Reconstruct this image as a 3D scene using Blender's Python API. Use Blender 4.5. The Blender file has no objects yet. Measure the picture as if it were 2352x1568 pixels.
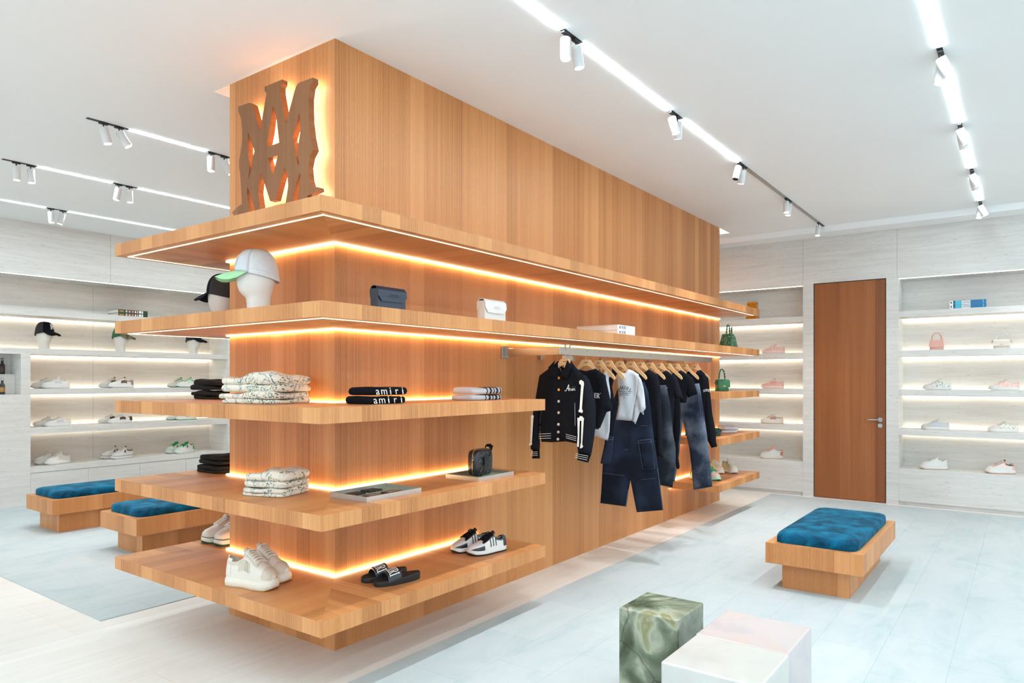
import bpy, bmesh, math, random
import numpy as np
from mathutils import Vector, Matrix
from mathutils.geometry import delaunay_2d_cdt
sc = bpy.context.scene
COL = sc.collection
random.seed(4)

# ---------------------------------------------------------------- camera, world, exposure
F_PX, HOR, YAW = 1607.73, 871.64, math.radians(36.352)
cam_d = bpy.data.cameras.new('camera'); cam = bpy.data.objects.new('camera', cam_d); COL.objects.link(cam)
cam.location = (0, 0, 1.5); cam.rotation_euler = (math.pi/2, 0, YAW - math.pi/2)
cam_d.sensor_width = 36.0; cam_d.lens = F_PX*36.0/2352.0; cam_d.shift_y = (HOR-784.0)/2352.0
cam_d.clip_start = 0.05; cam_d.clip_end = 60
sc.camera = cam
w = bpy.data.worlds.new('world'); sc.world = w; w.use_nodes = True
w.node_tree.nodes['Background'].inputs[0].default_value = (0.78, 0.92, 1.0, 1)
w.node_tree.nodes['Background'].inputs[1].default_value = 0.6
sc.view_settings.view_transform = 'Standard'; sc.view_settings.look = 'None'
sc.view_settings.gamma = 1.0; sc.view_settings.exposure = 1.74; sc.view_settings.use_curve_mapping = False
sc.cycles.use_denoising = True
sc.cycles.use_adaptive_sampling = True; sc.cycles.adaptive_threshold = 0.05
sc.cycles.max_bounces = 7; sc.cycles.diffuse_bounces = 4; sc.cycles.glossy_bounces = 3
sc.cycles.sample_clamp_indirect = 4.0
CEIL = 3.388
STRIP_E, LED_E, NICHE_E, SPOT_W = 16.5, 7.2, 2.4, 13.0

# ---------------------------------------------------------------- materials
MATS = {}
def nt(name):
    m = bpy.data.materials.new(name); m.use_nodes = True; MATS[name] = m
    return m, m.node_tree.nodes, m.node_tree.links, m.node_tree.nodes['Principled BSDF']
def srgb(r, g, b):
    f = lambda c: (c/255/12.92) if c/255 <= 0.04045 else ((c/255+0.055)/1.055)**2.4
    return (f(r), f(g), f(b), 1)
def plain(name, rgb, rough=0.6, metal=0.0, noise=0.06, scale=30, bump=0.0, spec=0.5, coat=0.0, trans=0.0, sss=0.0):
    m, N, L, P = nt(name); c = srgb(*rgb)
    P.inputs['Roughness'].default_value = rough; P.inputs['Metallic'].default_value = metal
    P.inputs['Specular IOR Level'].default_value = spec
    if coat: P.inputs['Coat Weight'].default_value = coat
    if trans: P.inputs['Transmission Weight'].default_value = trans
    if sss: P.inputs['Subsurface Weight'].default_value = sss; P.inputs['Subsurface Scale'].default_value = 0.05
    tc = N.new('ShaderNodeTexCoord'); n = N.new('ShaderNodeTexNoise'); n.inputs['Scale'].default_value = scale
    n.inputs['Detail'].default_value = 3; L.new(tc.outputs['Object'], n.inputs['Vector'])
    r = N.new('ShaderNodeMix'); r.data_type = 'RGBA'
    r.inputs[6].default_value = tuple(min(1, x*(1-noise*2)) for x in c[:3])+(1,); r.inputs[7].default_value = tuple(min(1, x*(1+noise)) for x in c[:3])+(1,)
    L.new(n.outputs['Fac'], r.inputs[0]); L.new(r.outputs[2], P.inputs['Base Color'])
    if bump:
        b = N.new('ShaderNodeBump'); b.inputs['Strength'].default_value = bump; b.inputs['Distance'].default_value = 0.004
        L.new(n.outputs['Fac'], b.inputs['Height']); L.new(b.outputs[0], P.inputs['Normal'])
    return m
def emit(name, rgb, e):
    m, N, L, P = nt(name)
    P.inputs['Base Color'].default_value = (0.8, 0.8, 0.8, 1)
    P.inputs['Emission Color'].default_value = (*rgb, 1); P.inputs['Emission Strength'].default_value = e
    return m
def ramp(N, stops):
    r = N.new('ShaderNodeValToRGB'); e = r.color_ramp.elements
    while len(e) < len(stops): e.new(0.5)
    for k, (p, c) in enumerate(stops): e[k].position = p; e[k].color = c
    return r
def math_node(N, L, op, a, b=None):
    n = N.new('ShaderNodeMath'); n.operation = op
    for k, v in enumerate((a, b)):
        if v is None: continue
        if isinstance(v, (int, float)): n.inputs[k].default_value = v
        else: L.new(v, n.inputs[k])
    return n.outputs[0]
def wood(name, dark, mid, light, strip=0.125, rough=0.42):
    """veneer: UV.x runs across the grain in metres, UV.y along it"""
    m, N, L, P = nt(name)
    uv = N.new('ShaderNodeUVMap'); sep = N.new('ShaderNodeSeparateXYZ'); L.new(uv.outputs[0], sep.inputs[0])
    mp = N.new('ShaderNodeMapping'); mp.inputs['Scale'].default_value = (140, 0.45, 1); L.new(uv.outputs[0], mp.inputs[0])
    fine = N.new('ShaderNodeTexNoise'); fine.inputs['Scale'].default_value = 1.0; fine.inputs['Detail'].default_value = 4; fine.inputs['Roughness'].default_value = 0.65
    L.new(mp.outputs[0], fine.inputs['Vector'])
    mp2 = N.new('ShaderNodeMapping'); mp2.inputs['Scale'].default_value = (330, 26, 1); L.new(uv.outputs[0], mp2.inputs[0])
    pore = N.new('ShaderNodeTexNoise'); pore.inputs['Scale'].default_value = 1.0; pore.inputs['Detail'].default_value = 2
    L.new(mp2.outputs[0], pore.inputs['Vector'])
    mp3 = N.new('ShaderNodeMapping'); mp3.inputs['Scale'].default_value = (9, 0.35, 1); L.new(uv.outputs[0], mp3.inputs[0])
    broad = N.new('ShaderNodeTexNoise'); broad.inputs['Scale'].default_value = 1.0; broad.inputs['Detail'].default_value = 1
    L.new(mp3.outputs[0], broad.inputs['Vector'])
    s = math_node(N, L, 'FLOOR', math_node(N, L, 'DIVIDE', sep.outputs[0], strip))
    wn = N.new('ShaderNodeTexWhiteNoise'); wn.noise_dimensions = '1D'; L.new(s, wn.inputs['W'])
    v = math_node(N, L, 'ADD', math_node(N, L, 'MULTIPLY', fine.outputs['Fac'], 0.56), math_node(N, L, 'MULTIPLY', wn.outputs['Value'], 0.22))
    v = math_node(N, L, 'ADD', v, math_node(N, L, 'MULTIPLY', broad.outputs['Fac'], 0.22))
    v = math_node(N, L, 'ADD', v, math_node(N, L, 'MULTIPLY', math_node(N, L, 'SUBTRACT', pore.outputs['Fac'], 0.5), 0.20))
    r = ramp(N, [(0.25, srgb(*dark)), (0.5, srgb(*mid)), (0.78, srgb(*light))]); L.new(v, r.inputs[0])
    L.new(r.outputs[0], P.inputs['Base Color']); P.inputs['Roughness'].default_value = rough
    P.inputs['Specular IOR Level'].default_value = 0.4
    b = N.new('ShaderNodeBump'); b.inputs['Strength'].default_value = 0.15; b.inputs['Distance'].default_value = 0.001
    L.new(pore.outputs['Fac'], b.inputs['Height']); L.new(b.outputs[0], P.inputs['Normal'])
    return m
wood('oak', (158, 99, 54), (203, 137, 83), (226, 166, 110))
wood('walnut_door', (112, 62, 30), (150, 88, 46), (176, 112, 64), strip=0.4)
wood('sign_wood', (118, 76, 45), (146, 98, 60), (166, 116, 76), strip=0.3)
def stone(name, base, vein, axis='z', seam=None, amt=0.5, rough=0.55):
    """travertine: fine streaks stretched along the horizontal, small pits"""
    m, N, L, P = nt(name)
    tc = N.new('ShaderNodeTexCoord')
    mp = N.new('ShaderNodeMapping'); mp.inputs['Scale'].default_value = (1.6, 1.6, 26) if axis == 'z' else (1.4, 18, 1)
    L.new(tc.outputs['Object'], mp.inputs[0])
    n = N.new('ShaderNodeTexNoise'); n.inputs['Scale'].default_value = 1.0; n.inputs['Detail'].default_value = 6; n.inputs['Roughness'].default_value = 0.7
    n.inputs['Distortion'].default_value = 0.6
    L.new(mp.outputs[0], n.inputs['Vector'])
    mp2 = N.new('ShaderNodeMapping'); mp2.inputs['Scale'].default_value = (14, 14, 90) if axis == 'z' else (14, 90, 1)
    L.new(tc.outputs['Object'], mp2.inputs[0])
    n2 = N.new('ShaderNodeTexNoise'); n2.inputs['Scale'].default_value = 1.0; n2.inputs['Detail'].default_value = 3
    L.new(mp2.outputs[0], n2.inputs['Vector'])
    n3 = N.new('ShaderNodeTexNoise'); n3.inputs['Scale'].default_value = 0.8; n3.inputs['Detail'].default_value = 2; L.new(tc.outputs['Object'], n3.inputs['Vector'])
    v = math_node(N, L, 'ADD', math_node(N, L, 'MULTIPLY', n.outputs['Fac'], 0.6), math_node(N, L, 'MULTIPLY', n3.outputs['Fac'], 0.4))
    r = ramp(N, [(0.34, srgb(*vein)), (0.62, srgb(*base))]); L.new(v, r.inputs[0])
    pit = ramp(N, [(0.29, (0.62, 0.60, 0.57, 1)), (0.36, (1, 1, 1, 1))]); L.new(n2.outputs['Fac'], pit.inputs[0])
    mx = N.new('ShaderNodeMix'); mx.data_type = 'RGBA'; mx.blend_type = 'MULTIPLY'; mx.inputs[0].default_value = amt
    L.new(r.outputs[0], mx.inputs[6]); L.new(pit.outputs[0], mx.inputs[7])
    out = mx.outputs[2]
    if seam:
        bt = N.new('ShaderNodeTexBrick'); bt.inputs['Scale'].default_value = 1.0; bt.offset = 0.5
        bt.inputs['Brick Width'].default_value = seam[0]; bt.inputs['Row Height'].default_value = seam[1]
        bt.inputs['Mortar Size'].default_value = 0.0016; bt.inputs['Mortar Smooth'].default_value = 0.2
        bt.inputs['Color1'].default_value = (1, 1, 1, 1); bt.inputs['Color2'].default_value = (0.93, 0.90, 0.88, 1); bt.inputs['Mortar'].default_value = (0.82, 0.79, 0.76, 1)
        L.new(tc.outputs['Object'], bt.inputs['Vector'])
        m2 = N.new('ShaderNodeMix'); m2.data_type = 'RGBA'; m2.blend_type = 'MULTIPLY'; m2.inputs[0].default_value = 1.0
        L.new(out, m2.inputs[6]); L.new(bt.outputs['Color'], m2.inputs[7]); out = m2.outputs[2]
    L.new(out, P.inputs['Base Color']); P.inputs['Roughness'].default_value = rough
    return m
stone('travertine_wall', (226, 224, 220), (204, 201, 196))
stone('travertine_floor', (238, 234, 228), (226, 219, 212), axis='y', seam=(1.8, 0.9), amt=0.25, rough=0.45)
def rug_mat():
    m, N, L, P = nt('woven_rug')
    tc = N.new('ShaderNodeTexCoord')
    bt = N.new('ShaderNodeTexBrick'); bt.offset = 0.5; bt.inputs['Scale'].default_value = 1.0
    bt.inputs['Brick Width'].default_value = 0.66; bt.inputs['Row Height'].default_value = 0.325
    bt.inputs['Mortar Size'].default_value = 0.0022; bt.inputs['Mortar Smooth'].default_value = 0.6
    bt.inputs['Color1'].default_value = srgb(193, 198, 198); bt.inputs['Color2'].default_value = srgb(188, 194, 196)
    bt.inputs['Mortar'].default_value = srgb(168, 181, 183)
    L.new(tc.outputs['Object'], bt.inputs['Vector'])
    n = N.new('ShaderNodeTexNoise'); n.inputs['Scale'].default_value = 2.3; n.inputs['Detail'].default_value = 7; n.inputs['Roughness'].default_value = 0.62; n.inputs['Distortion'].default_value = 1.2
    mp = N.new('ShaderNodeMapping'); mp.inputs['Scale'].default_value = (0.8, 1.9, 1); L.new(tc.outputs['Object'], mp.inputs[0]); L.new(mp.outputs[0], n.inputs['Vector'])
    r = ramp(N, [(0.46, (1, 1, 1, 1)), (0.62, (0.80, 0.90, 0.90, 1)), (0.72, (0.62, 0.80, 0.82, 1))]); L.new(n.outputs['Fac'], r.inputs[0])
    mx = N.new('ShaderNodeMix'); mx.data_type = 'RGBA'; mx.blend_type = 'MULTIPLY'; mx.inputs[0].default_value = 0.5
    L.new(bt.outputs['Color'], mx.inputs[6]); L.new(r.outputs[0], mx.inputs[7]); L.new(mx.outputs[2], P.inputs['Base Color'])
    f = N.new('ShaderNodeTexNoise'); f.inputs['Scale'].default_value = 160; L.new(tc.outputs['Object'], f.inputs['Vector'])
    b = N.new('ShaderNodeBump'); b.inputs['Strength'].default_value = 0.35; b.inputs['Distance'].default_value = 0.004
    L.new(f.outputs['Fac'], b.inputs['Height']); L.new(b.outputs[0], P.inputs['Normal'])
    P.inputs['Roughness'].default_value = 0.95; P.inputs['Specular IOR Level'].default_value = 0.15
rug_mat()
def onyx(name, stops, scale=2.2, veins=True, rough=0.18):
    m, N, L, P = nt(name); tc = N.new('ShaderNodeTexCoord')
    n = N.new('ShaderNodeTexNoise'); n.inputs['Scale'].default_value = scale; n.inputs['Detail'].default_value = 8; n.inputs['Distortion'].default_value = 0.7
    L.new(tc.outputs['Object'], n.inputs['Vector'])
    r = ramp(N, [(p, srgb(*c)) for p, c in stops]); L.new(n.outputs['Fac'], r.inputs[0]); out = r.outputs[0]
    if veins:
        v = N.new('ShaderNodeTexVoronoi'); v.feature = 'DISTANCE_TO_EDGE'; v.inputs['Scale'].default_value = 2.4
        n2 = N.new('ShaderNodeTexNoise'); n2.inputs['Scale'].default_value = 5; L.new(tc.outputs['Object'], n2.inputs['Vector'])
        mv = N.new('ShaderNodeMix'); mv.data_type = 'VECTOR'; mv.inputs[0].default_value = 0.12
        L.new(tc.outputs['Object'], mv.inputs[4]); L.new(n2.outputs['Color'], mv.inputs[5]); L.new(mv.outputs[1], v.inputs['Vector'])
        vr = ramp(N, [(0.0, (0.16, 0.10, 0.07, 1)), (0.012, (1, 1, 1, 1))]); L.new(v.outputs['Distance'], vr.inputs[0])
        mx = N.new('ShaderNodeMix'); mx.data_type = 'RGBA'; mx.blend_type = 'MULTIPLY'; mx.inputs[0].default_value = 0.6
        L.new(out, mx.inputs[6]); L.new(vr.outputs[0], mx.inputs[7]); out = mx.outputs[2]
    L.new(out, P.inputs['Base Color']); P.inputs['Roughness'].default_value = rough
    P.inputs['Subsurface Weight'].default_value = 0.25; P.inputs['Subsurface Scale'].default_value = 0.04
onyx('green_onyx', [(0.32, (66, 74, 50)), (0.42, (96, 104, 82)), (0.50, (122, 130, 110)), (0.58, (176, 178, 156)), (0.64, (140, 136, 92)), (0.72, (190, 188, 172))], scale=4.2)
onyx('white_onyx', [(0.3, (196, 193, 187)), (0.6, (207, 204, 198)), (0.8, (216, 213, 207))], scale=4, veins=False)
onyx('pink_onyx', [(0.3, (190, 181, 183)), (0.5, (201, 190, 189)), (0.62, (205, 186, 180)), (0.8, (211, 203, 201))], scale=4, veins=False)
def velvet():
    m, N, L, P = nt('teal_velvet'); tc = N.new('ShaderNodeTexCoord')
    n = N.new('ShaderNodeTexNoise'); n.inputs['Scale'].default_value = 9; n.inputs['Detail'].default_value = 7; n.inputs['Distortion'].default_value = 0.4; P.inputs['Specular IOR Level'].default_value = 0.15
    L.new(tc.outputs['Object'], n.inputs['Vector'])
    r = ramp(N, [(0.36, srgb(0, 48, 72)), (0.52, srgb(0, 80, 112)), (0.68, srgb(6, 112, 146))]); L.new(n.outputs['Fac'], r.inputs[0])
    L.new(r.outputs[0], P.inputs['Base Color']); P.inputs['Roughness'].default_value = 0.75
    P.inputs['Sheen Weight'].default_value = 0.15; P.inputs['Sheen Tint'].default_value = srgb(90, 200, 230)
    f = N.new('ShaderNodeTexNoise'); f.inputs['Scale'].default_value = 130; L.new(tc.outputs['Object'], f.inputs['Vector'])
    b = N.new('ShaderNodeBump'); b.inputs['Strength'].default_value = 0.3; b.inputs['Distance'].default_value = 0.002
    L.new(f.outputs['Fac'], b.inputs['Height']); L.new(b.outputs[0], P.inputs['Normal'])
velvet()
def denim(name, dark, light, lo=0.42, hi=0.7):
    m, N, L, P = nt(name); tc = N.new('ShaderNodeTexCoord')
    n = N.new('ShaderNodeTexNoise'); n.inputs['Scale'].default_value = 3.2; n.inputs['Detail'].default_value = 3; L.new(tc.outputs['Object'], n.inputs['Vector'])
    f = N.new('ShaderNodeTexNoise'); f.inputs['Scale'].default_value = 190; f.inputs['Detail'].default_value = 2; L.new(tc.outputs['Object'], f.inputs['Vector'])
    v = math_node(N, L, 'ADD', n.outputs['Fac'], math_node(N, L, 'MULTIPLY', math_node(N, L, 'SUBTRACT', f.outputs['Fac'], 0.5), 0.22))
    r = ramp(N, [(lo, srgb(*dark)), (hi, srgb(*light))]); L.new(v, r.inputs[0])
    L.new(r.outputs[0], P.inputs['Base Color']); P.inputs['Roughness'].default_value = 0.9; P.inputs['Specular IOR Level'].default_value = 0.2
denim('dark_denim', (20, 26, 40), (44, 54, 76)); denim('washed_denim', (34, 42, 58), (118, 128, 144), 0.40, 0.66); denim('grey_denim', (30, 34, 42), (92, 98, 108), 0.42, 0.72)
denim('blue_denim', (52, 100, 150), (130, 180, 215)); denim('stitch_denim', (80, 92, 112), (120, 132, 150))
def floral(name, s=1.0):
    m, N, L, P = nt(name); tc = N.new('ShaderNodeTexCoord')
    n = N.new('ShaderNodeTexNoise'); n.inputs['Scale'].default_value = 11*s; n.inputs['Detail'].default_value = 1; n.inputs['Distortion'].default_value = 1.5
    L.new(tc.outputs['Object'], n.inputs['Vector'])
    d = math_node(N, L, 'ABSOLUTE', math_node(N, L, 'SUBTRACT', n.outputs['Fac'], 0.5))
    a = ramp(N, [(0.0, (1, 1, 1, 1)), (0.010, (1, 1, 1, 1)), (0.020, (0, 0, 0, 1)), (0.045, (0, 0, 0, 1)), (0.052, (0.7, 0.7, 0.7, 1)), (0.060, (0, 0, 0, 1))]); L.new(d, a.inputs[0])
    mp = N.new('ShaderNodeMapping'); mp.inputs['Scale'].default_value = (95*s, 34*s, 95*s); mp.inputs['Rotation'].default_value = (0.6, 0.5, 0.7)
    L.new(tc.outputs['Object'], mp.inputs[0])
    v2 = N.new('ShaderNodeTexVoronoi'); v2.inputs['Scale'].default_value = 1.0; L.new(mp.outputs[0], v2.inputs['Vector'])
    b = ramp(N, [(0.0, (1, 1, 1, 1)), (0.30, (1, 1, 1, 1)), (0.38, (0, 0, 0, 1))]); L.new(v2.outputs['Distance'], b.inputs[0])
    n3 = N.new('ShaderNodeTexNoise'); n3.inputs['Scale'].default_value = 15*s; L.new(tc.outputs['Object'], n3.inputs['Vector'])
    b3 = ramp(N, [(0.50, (0, 0, 0, 1)), (0.56, (1, 1, 1, 1))]); L.new(n3.outputs['Fac'], b3.inputs[0])
    bb = N.new('ShaderNodeMix'); bb.data_type = 'RGBA'; bb.blend_type = 'MULTIPLY'; bb.inputs[0].default_value = 1; L.new(b.outputs[0], bb.inputs[6]); L.new(b3.outputs[0], bb.inputs[7])
    m1 = N.new('ShaderNodeMix'); m1.data_type = 'RGBA'; m1.inputs[6].default_value = srgb(224, 214, 198); m1.inputs[7].default_value = srgb(112, 132, 138)
    L.new(a.outputs[0], m1.inputs[0])
    m2 = N.new('ShaderNodeMix'); m2.data_type = 'RGBA'; m2.inputs[7].default_value = srgb(92, 116, 88)
    L.new(bb.outputs[2], m2.inputs[0]); L.new(m1.outputs[2], m2.inputs[6])
    L.new(m2.outputs[2], P.inputs['Base Color']); P.inputs['Roughness'].default_value = 0.9
    f = N.new('ShaderNodeTexNoise'); f.inputs['Scale'].default_value = 150; L.new(tc.outputs['Object'], f.inputs['Vector'])
    bp = N.new('ShaderNodeBump'); bp.inputs['Strength'].default_value = 0.4; bp.inputs['Distance'].default_value = 0.003
    L.new(f.outputs['Fac'], bp.inputs['Height']); L.new(bp.outputs[0], P.inputs['Normal'])
floral('floral_cloth')
def speckle(name, base, spot, scale=120, lo=0.55):
    m, N, L, P = nt(name); tc = N.new('ShaderNodeTexCoord')
    n = N.new('ShaderNodeTexNoise'); n.inputs['Scale'].default_value = scale; n.inputs['Detail'].default_value = 2; L.new(tc.outputs['Object'], n.inputs['Vector'])
    r = ramp(N, [(lo, srgb(*base)), (lo+0.05, srgb(*spot))]); L.new(n.outputs['Fac'], r.inputs[0]); L.new(r.outputs[0], P.inputs['Base Color']); P.inputs['Roughness'].default_value = 0.5
speckle('pink_glitter', (226, 176, 164), (248, 232, 226)); speckle('bandana_green', (26, 92, 58), (176, 200, 180), 90, 0.58)
speckle('green_print', (228, 226, 220), (84, 120, 96), 90, 0.56); speckle('pink_print', (226, 178, 164), (240, 220, 212), 110, 0.5)
speckle('beige_print', (232, 228, 222), (150, 130, 104), 110, 0.56); speckle('camo_cloth', (104, 104, 72), (52, 60, 44), 26, 0.5)
speckle('studded_black', (18, 18, 22), (170, 170, 172), 110, 0.66)
plain('ceiling_paint', (244, 246, 246), 0.9, noise=0.005, scale=2)
plain('white_paint', (225, 226, 226), 0.45, noise=0.01); plain('black_metal', (38, 38, 42), 0.5)
plain('steel', (176, 172, 166), 0.28, metal=1.0, noise=0.05, scale=60); plain('chrome', (170, 172, 174), 0.2, metal=1.0)
plain('brass', (196, 164, 96), 0.25, metal=1.0); plain('tray_silver', (206, 204, 200), 0.3, metal=0.8)
plain('tray_green', (150, 176, 150), 0.6); plain('dark_gap', (46, 44, 42), 0.9); plain('joint_grey', (172, 168, 162), 0.9)
plain('bust_white', (218, 214, 207), 0.45, noise=0.01, sss=0.1)
plain('hanger_wood', (224, 180, 130), 0.4, noise=0.05, scale=8)
plain('black_cloth', (20, 21, 27), 0.95, noise=0.15, scale=60, bump=0.2, spec=0.15); plain('navy_black', (22, 23, 31), 0.95, noise=0.15, scale=60, bump=0.2, spec=0.2)
plain('charcoal_cloth', (42, 38, 36), 0.95, noise=0.2, scale=40, bump=0.3, spec=0.15)
plain('white_cloth', (200, 201, 206), 0.9, noise=0.02, scale=30, bump=0.15); plain('white_print', (238, 236, 230), 0.8)
plain('black_leather', (34, 36, 42), 0.32, noise=0.1, scale=90, bump=0.15, coat=0.2); plain('navy_leather', (44, 54, 74), 0.35, noise=0.08, scale=40, bump=0.1)
plain('white_leather', (222, 220, 216), 0.4, noise=0.02); plain('cream_leather', (204, 190, 172), 0.5, noise=0.03)
plain('warm_white', (222, 213, 200), 0.5, noise=0.02); plain('off_white_rubber', (228, 220, 205), 0.6); plain('tan_rubber', (198, 172, 142), 0.6)
plain('pink_leather', (232, 178, 166), 0.4, noise=0.03); plain('pale_pink', (240, 212, 200), 0.5); plain('rose', (206, 138, 120), 0.5)
plain('brown_suede', (112, 84, 68), 0.8); plain('grey_suede', (146, 132, 128), 0.8); plain('dark_brown', (74, 56, 48), 0.7)
plain('bright_green', (22, 150, 84), 0.45); plain('deep_green', (14, 92, 62), 0.5); plain('mint', (190, 222, 200), 0.5)
plain('bag_green', (34, 104, 62), 0.4, noise=0.1, scale=60, bump=0.2); plain('teal_cloth', (38, 82, 78), 0.9); plain('green_brim', (166, 218, 170), 0.8); plain('brim_under', (104, 160, 84), 0.8)
plain('mesh_white', (214, 216, 218), 0.9, noise=0.15, scale=260); plain('mesh_black', (48, 48, 52), 0.9, noise=0.4, scale=260)
plain('black_rubber', (30, 27, 26), 0.65); plain('ink', (40, 42, 46), 0.8); plain('paper', (242, 236, 224), 0.9, noise=0.04, scale=200)
plain('white_cover', (240, 241, 243), 0.35); plain('green_cover', (22, 62, 52), 0.4); plain('blue_cover', (24, 112, 168), 0.35); plain('cyan_print', (72, 186, 206), 0.4); plain('pink_ink', (206, 170, 178), 0.5)
plain('amber_glass', (232, 148, 22), 0.08, noise=0.25, scale=22, trans=0.6, coat=0.5); plain('amber_dark', (120, 66, 10), 0.15, noise=0.3, scale=20, trans=0.3)
plain('gold_label', (160, 120, 60), 0.4); plain('clear_rod', (225, 225, 220), 0.2)
emit('strip_light', (0.78, 0.94, 1.0), STRIP_E); emit('warm_led', (1.0, 0.75, 0.40), LED_E); emit('cove_led', (1.0, 0.93, 0.80), 5.0)
emit('niche_led', (1.0, 0.88, 0.70), NICHE_E); emit('edge_led', (1.0, 0.80, 0.50), 1.0); emit('lintel_led', (1.0, 0.90, 0.74), 2.2); emit('halo_led', (1.0, 0.86, 0.64), 3.0); emit('lamp_face', (1.0, 0.98, 0.95), 4.0)

# ---------------------------------------------------------------- helpers
class MB:
    """collects shapes and links them as ONE mesh object"""
    def __init__(s): s.v = []; s.f = []; s.uv = []; s.m = []; s.sm = []; s.cur = 0
    def face(s, pts, uvs=None, smooth=False):
        i = len(s.v); s.v += [tuple(p) for p in pts]; s.f.append(list(range(i, i+len(pts))))
        s.uv.append(uvs or [(p[0], p[2]) for p in pts]); s.m.append(s.cur); s.sm.append(smooth)
    def box(s, x0, y0, z0, x1, y1, z1, grain='y'):
        """grain: axis of the veneer on top and bottom faces"""
        P = lambda *a: a
        g = (lambda p: (p[0], p[1])) if grain == 'y' else (lambda p: (p[1]+7.3, p[0]))
        q = [(x0,y0,z0),(x1,y0,z0),(x1,y1,z0),(x0,y1,z0)]; t = [(a,b,z1) for a,b,_ in q]
        s.face(q[::-1], [g(p) for p in q[::-1]]); s.face(t, [g(p) for p in t])
        for a, b in ((0,1),(1,2),(2,3),(3,0)):
            ps = [q[a], q[b], t[b], t[a]]
            ax = 0 if abs(q[a][0]-q[b][0]) > abs(q[a][1]-q[b][1]) else 1
            s.face(ps, [(p[ax]+(0 if ax == 0 else 3.7), p[2]) for p in ps])
    def prism(s, poly, z0, z1, grain='y', skip=()):
        g = (lambda p: (p[0], p[1])) if grain == 'y' else (lambda p: (p[1]+7.3, p[0]))
        n = len(poly)
        b = [(x, y, z0) for x, y in poly][::-1]; t = [(x, y, z1) for x, y in poly]
        s.face(b, [g(p) for p in b]); s.face(t, [g(p) for p in t])
        for k in range(n):
            if k in skip: continue
            p, q = poly[k], poly[(k+1) % n]
            ax = 0 if abs(p[0]-q[0]) > abs(p[1]-q[1]) else 1
            ps = [(*p, z0), (*q, z0), (*q, z1), (*p, z1)]
            s.face(ps, [(a[ax]+(0 if ax == 0 else 3.7), a[2]) for a in ps])
    def grid(s, rows, closed=False, smooth=True):
        """rows of points -> quads; shares vertices"""
        i = len(s.v); n = len(rows[0]); 
        for r in rows: s.v += [tuple(p) for p in r]
        for a in range(len(rows)-1):
            for b in range(n if closed else n-1):
                c = (b+1) % n
                f = [i+a*n+b, i+a*n+c, i+(a+1)*n+c, i+(a+1)*n+b]
                s.f.append(f); s.uv.append([(s.v[k][0], s.v[k][2]) for k in f]); s.m.append(s.cur); s.sm.append(smooth)
    def cap(s, ring, flip=False):
        s.face(ring[::-1] if flip else ring)
    def loft(s, rings, caps=True, smooth=True):
        s.grid(rings, closed=True, smooth=smooth)
        if caps: s.cap(rings[0], True); s.cap(rings[-1])
    def tube(s, path, r, n=8, caps=True):
        path = [Vector(p) for p in path]; rings = []
        up = Vector((0, 0, 1))
        for k, p in enumerate(path):
            d = (path[min(k+1, len(path)-1)] - path[max(k-1, 0)]).normalized()
            a = d.cross(up)
            if a.length < 1e-3: a = d.cross(Vector((1, 0, 0)))
            a.normalize(); b = a.cross(d); rr = r[k] if isinstance(r, (list, tuple)) else r
            rings.append([p + a*rr*math.cos(t*2*math.pi/n) + b*rr*math.sin(t*2*math.pi/n) for t in range(n)])
        s.loft(rings, caps)
    def cyl(s, c, axis, r, h, n=20, r2=None):
        c = Vector(c); a = Vector(axis).normalized(); s.tube([c, c+a*h], [r, r2 if r2 is not None else r], n)
    def sphere(s, c, rx, ry, rz, n=14, m=8, z0=-1, z1=1):
        rows = []
        for k in range(m+1):
            t = math.asin(z0) + (math.asin(z1)-math.asin(z0))*k/m
            rows.append([(c[0]+rx*math.cos(t)*math.cos(a*2*math.pi/n), c[1]+ry*math.cos(t)*math.sin(a*2*math.pi/n), c[2]+rz*math.sin(t)) for a in range(n)])
        s.loft(rows)
    def build(s, name, mats, parent=None, world=None, bevel=0, sub=0, seg=2):
        me = bpy.data.meshes.new(name)
        off = Vector(world) if world is not None else Vector((0, 0, 0))
        me.from_pydata([tuple(Vector(p)-off) for p in s.v], [], s.f)
        ul = me.uv_layers.new(name='UVMap')
        flat = [c for f in s.uv for uv in f for c in uv]
        ul.data.foreach_set('uv', flat)
        if isinstance(mats, str): mats = [mats]
        for m in mats: me.materials.append(MATS[m])
        me.polygons.foreach_set('material_index', s.m); me.polygons.foreach_set('use_smooth', s.sm)
        me.update(); me.validate()
        o = bpy.data.objects.new(name, me); COL.objects.link(o)
        if parent is not None: o.parent = parent
        elif world is not None: o.location = off
        if bevel:
            me2 = bmesh.new(); me2.from_mesh(me); bmesh.ops.remove_doubles(me2, verts=me2.verts, dist=1e-5); me2.to_mesh(me); me2.free()
            b = o.modifiers.new('bevel', 'BEVEL'); b.width = bevel; b.segments = seg; b.limit_method = 'ANGLE'; b.angle_limit = math.radians(35)
        if sub:
            u = o.modifiers.new('sub', 'SUBSURF'); u.levels = sub; u.render_levels = sub
        return o
def thing(name, label, cat, loc=(0, 0, 0), rotz=0, group=None):
    o = bpy.data.objects.new(name, None); COL.objects.link(o); o.empty_display_size = 0.05
    o.location = loc; o.rotation_euler = (0, 0, rotz); o['label'] = label; o['category'] = cat
    if group: o['group'] = group
    return o
def tag(o, label, cat, group=None, kind=None):
    o['label'] = label; o['category'] = cat
    if group: o['group'] = group
    if kind: o['kind'] = kind
    return o
def structure(o, label=None):
    o['kind'] = 'structure'
    if label: o['label'] = label
    return o
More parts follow.
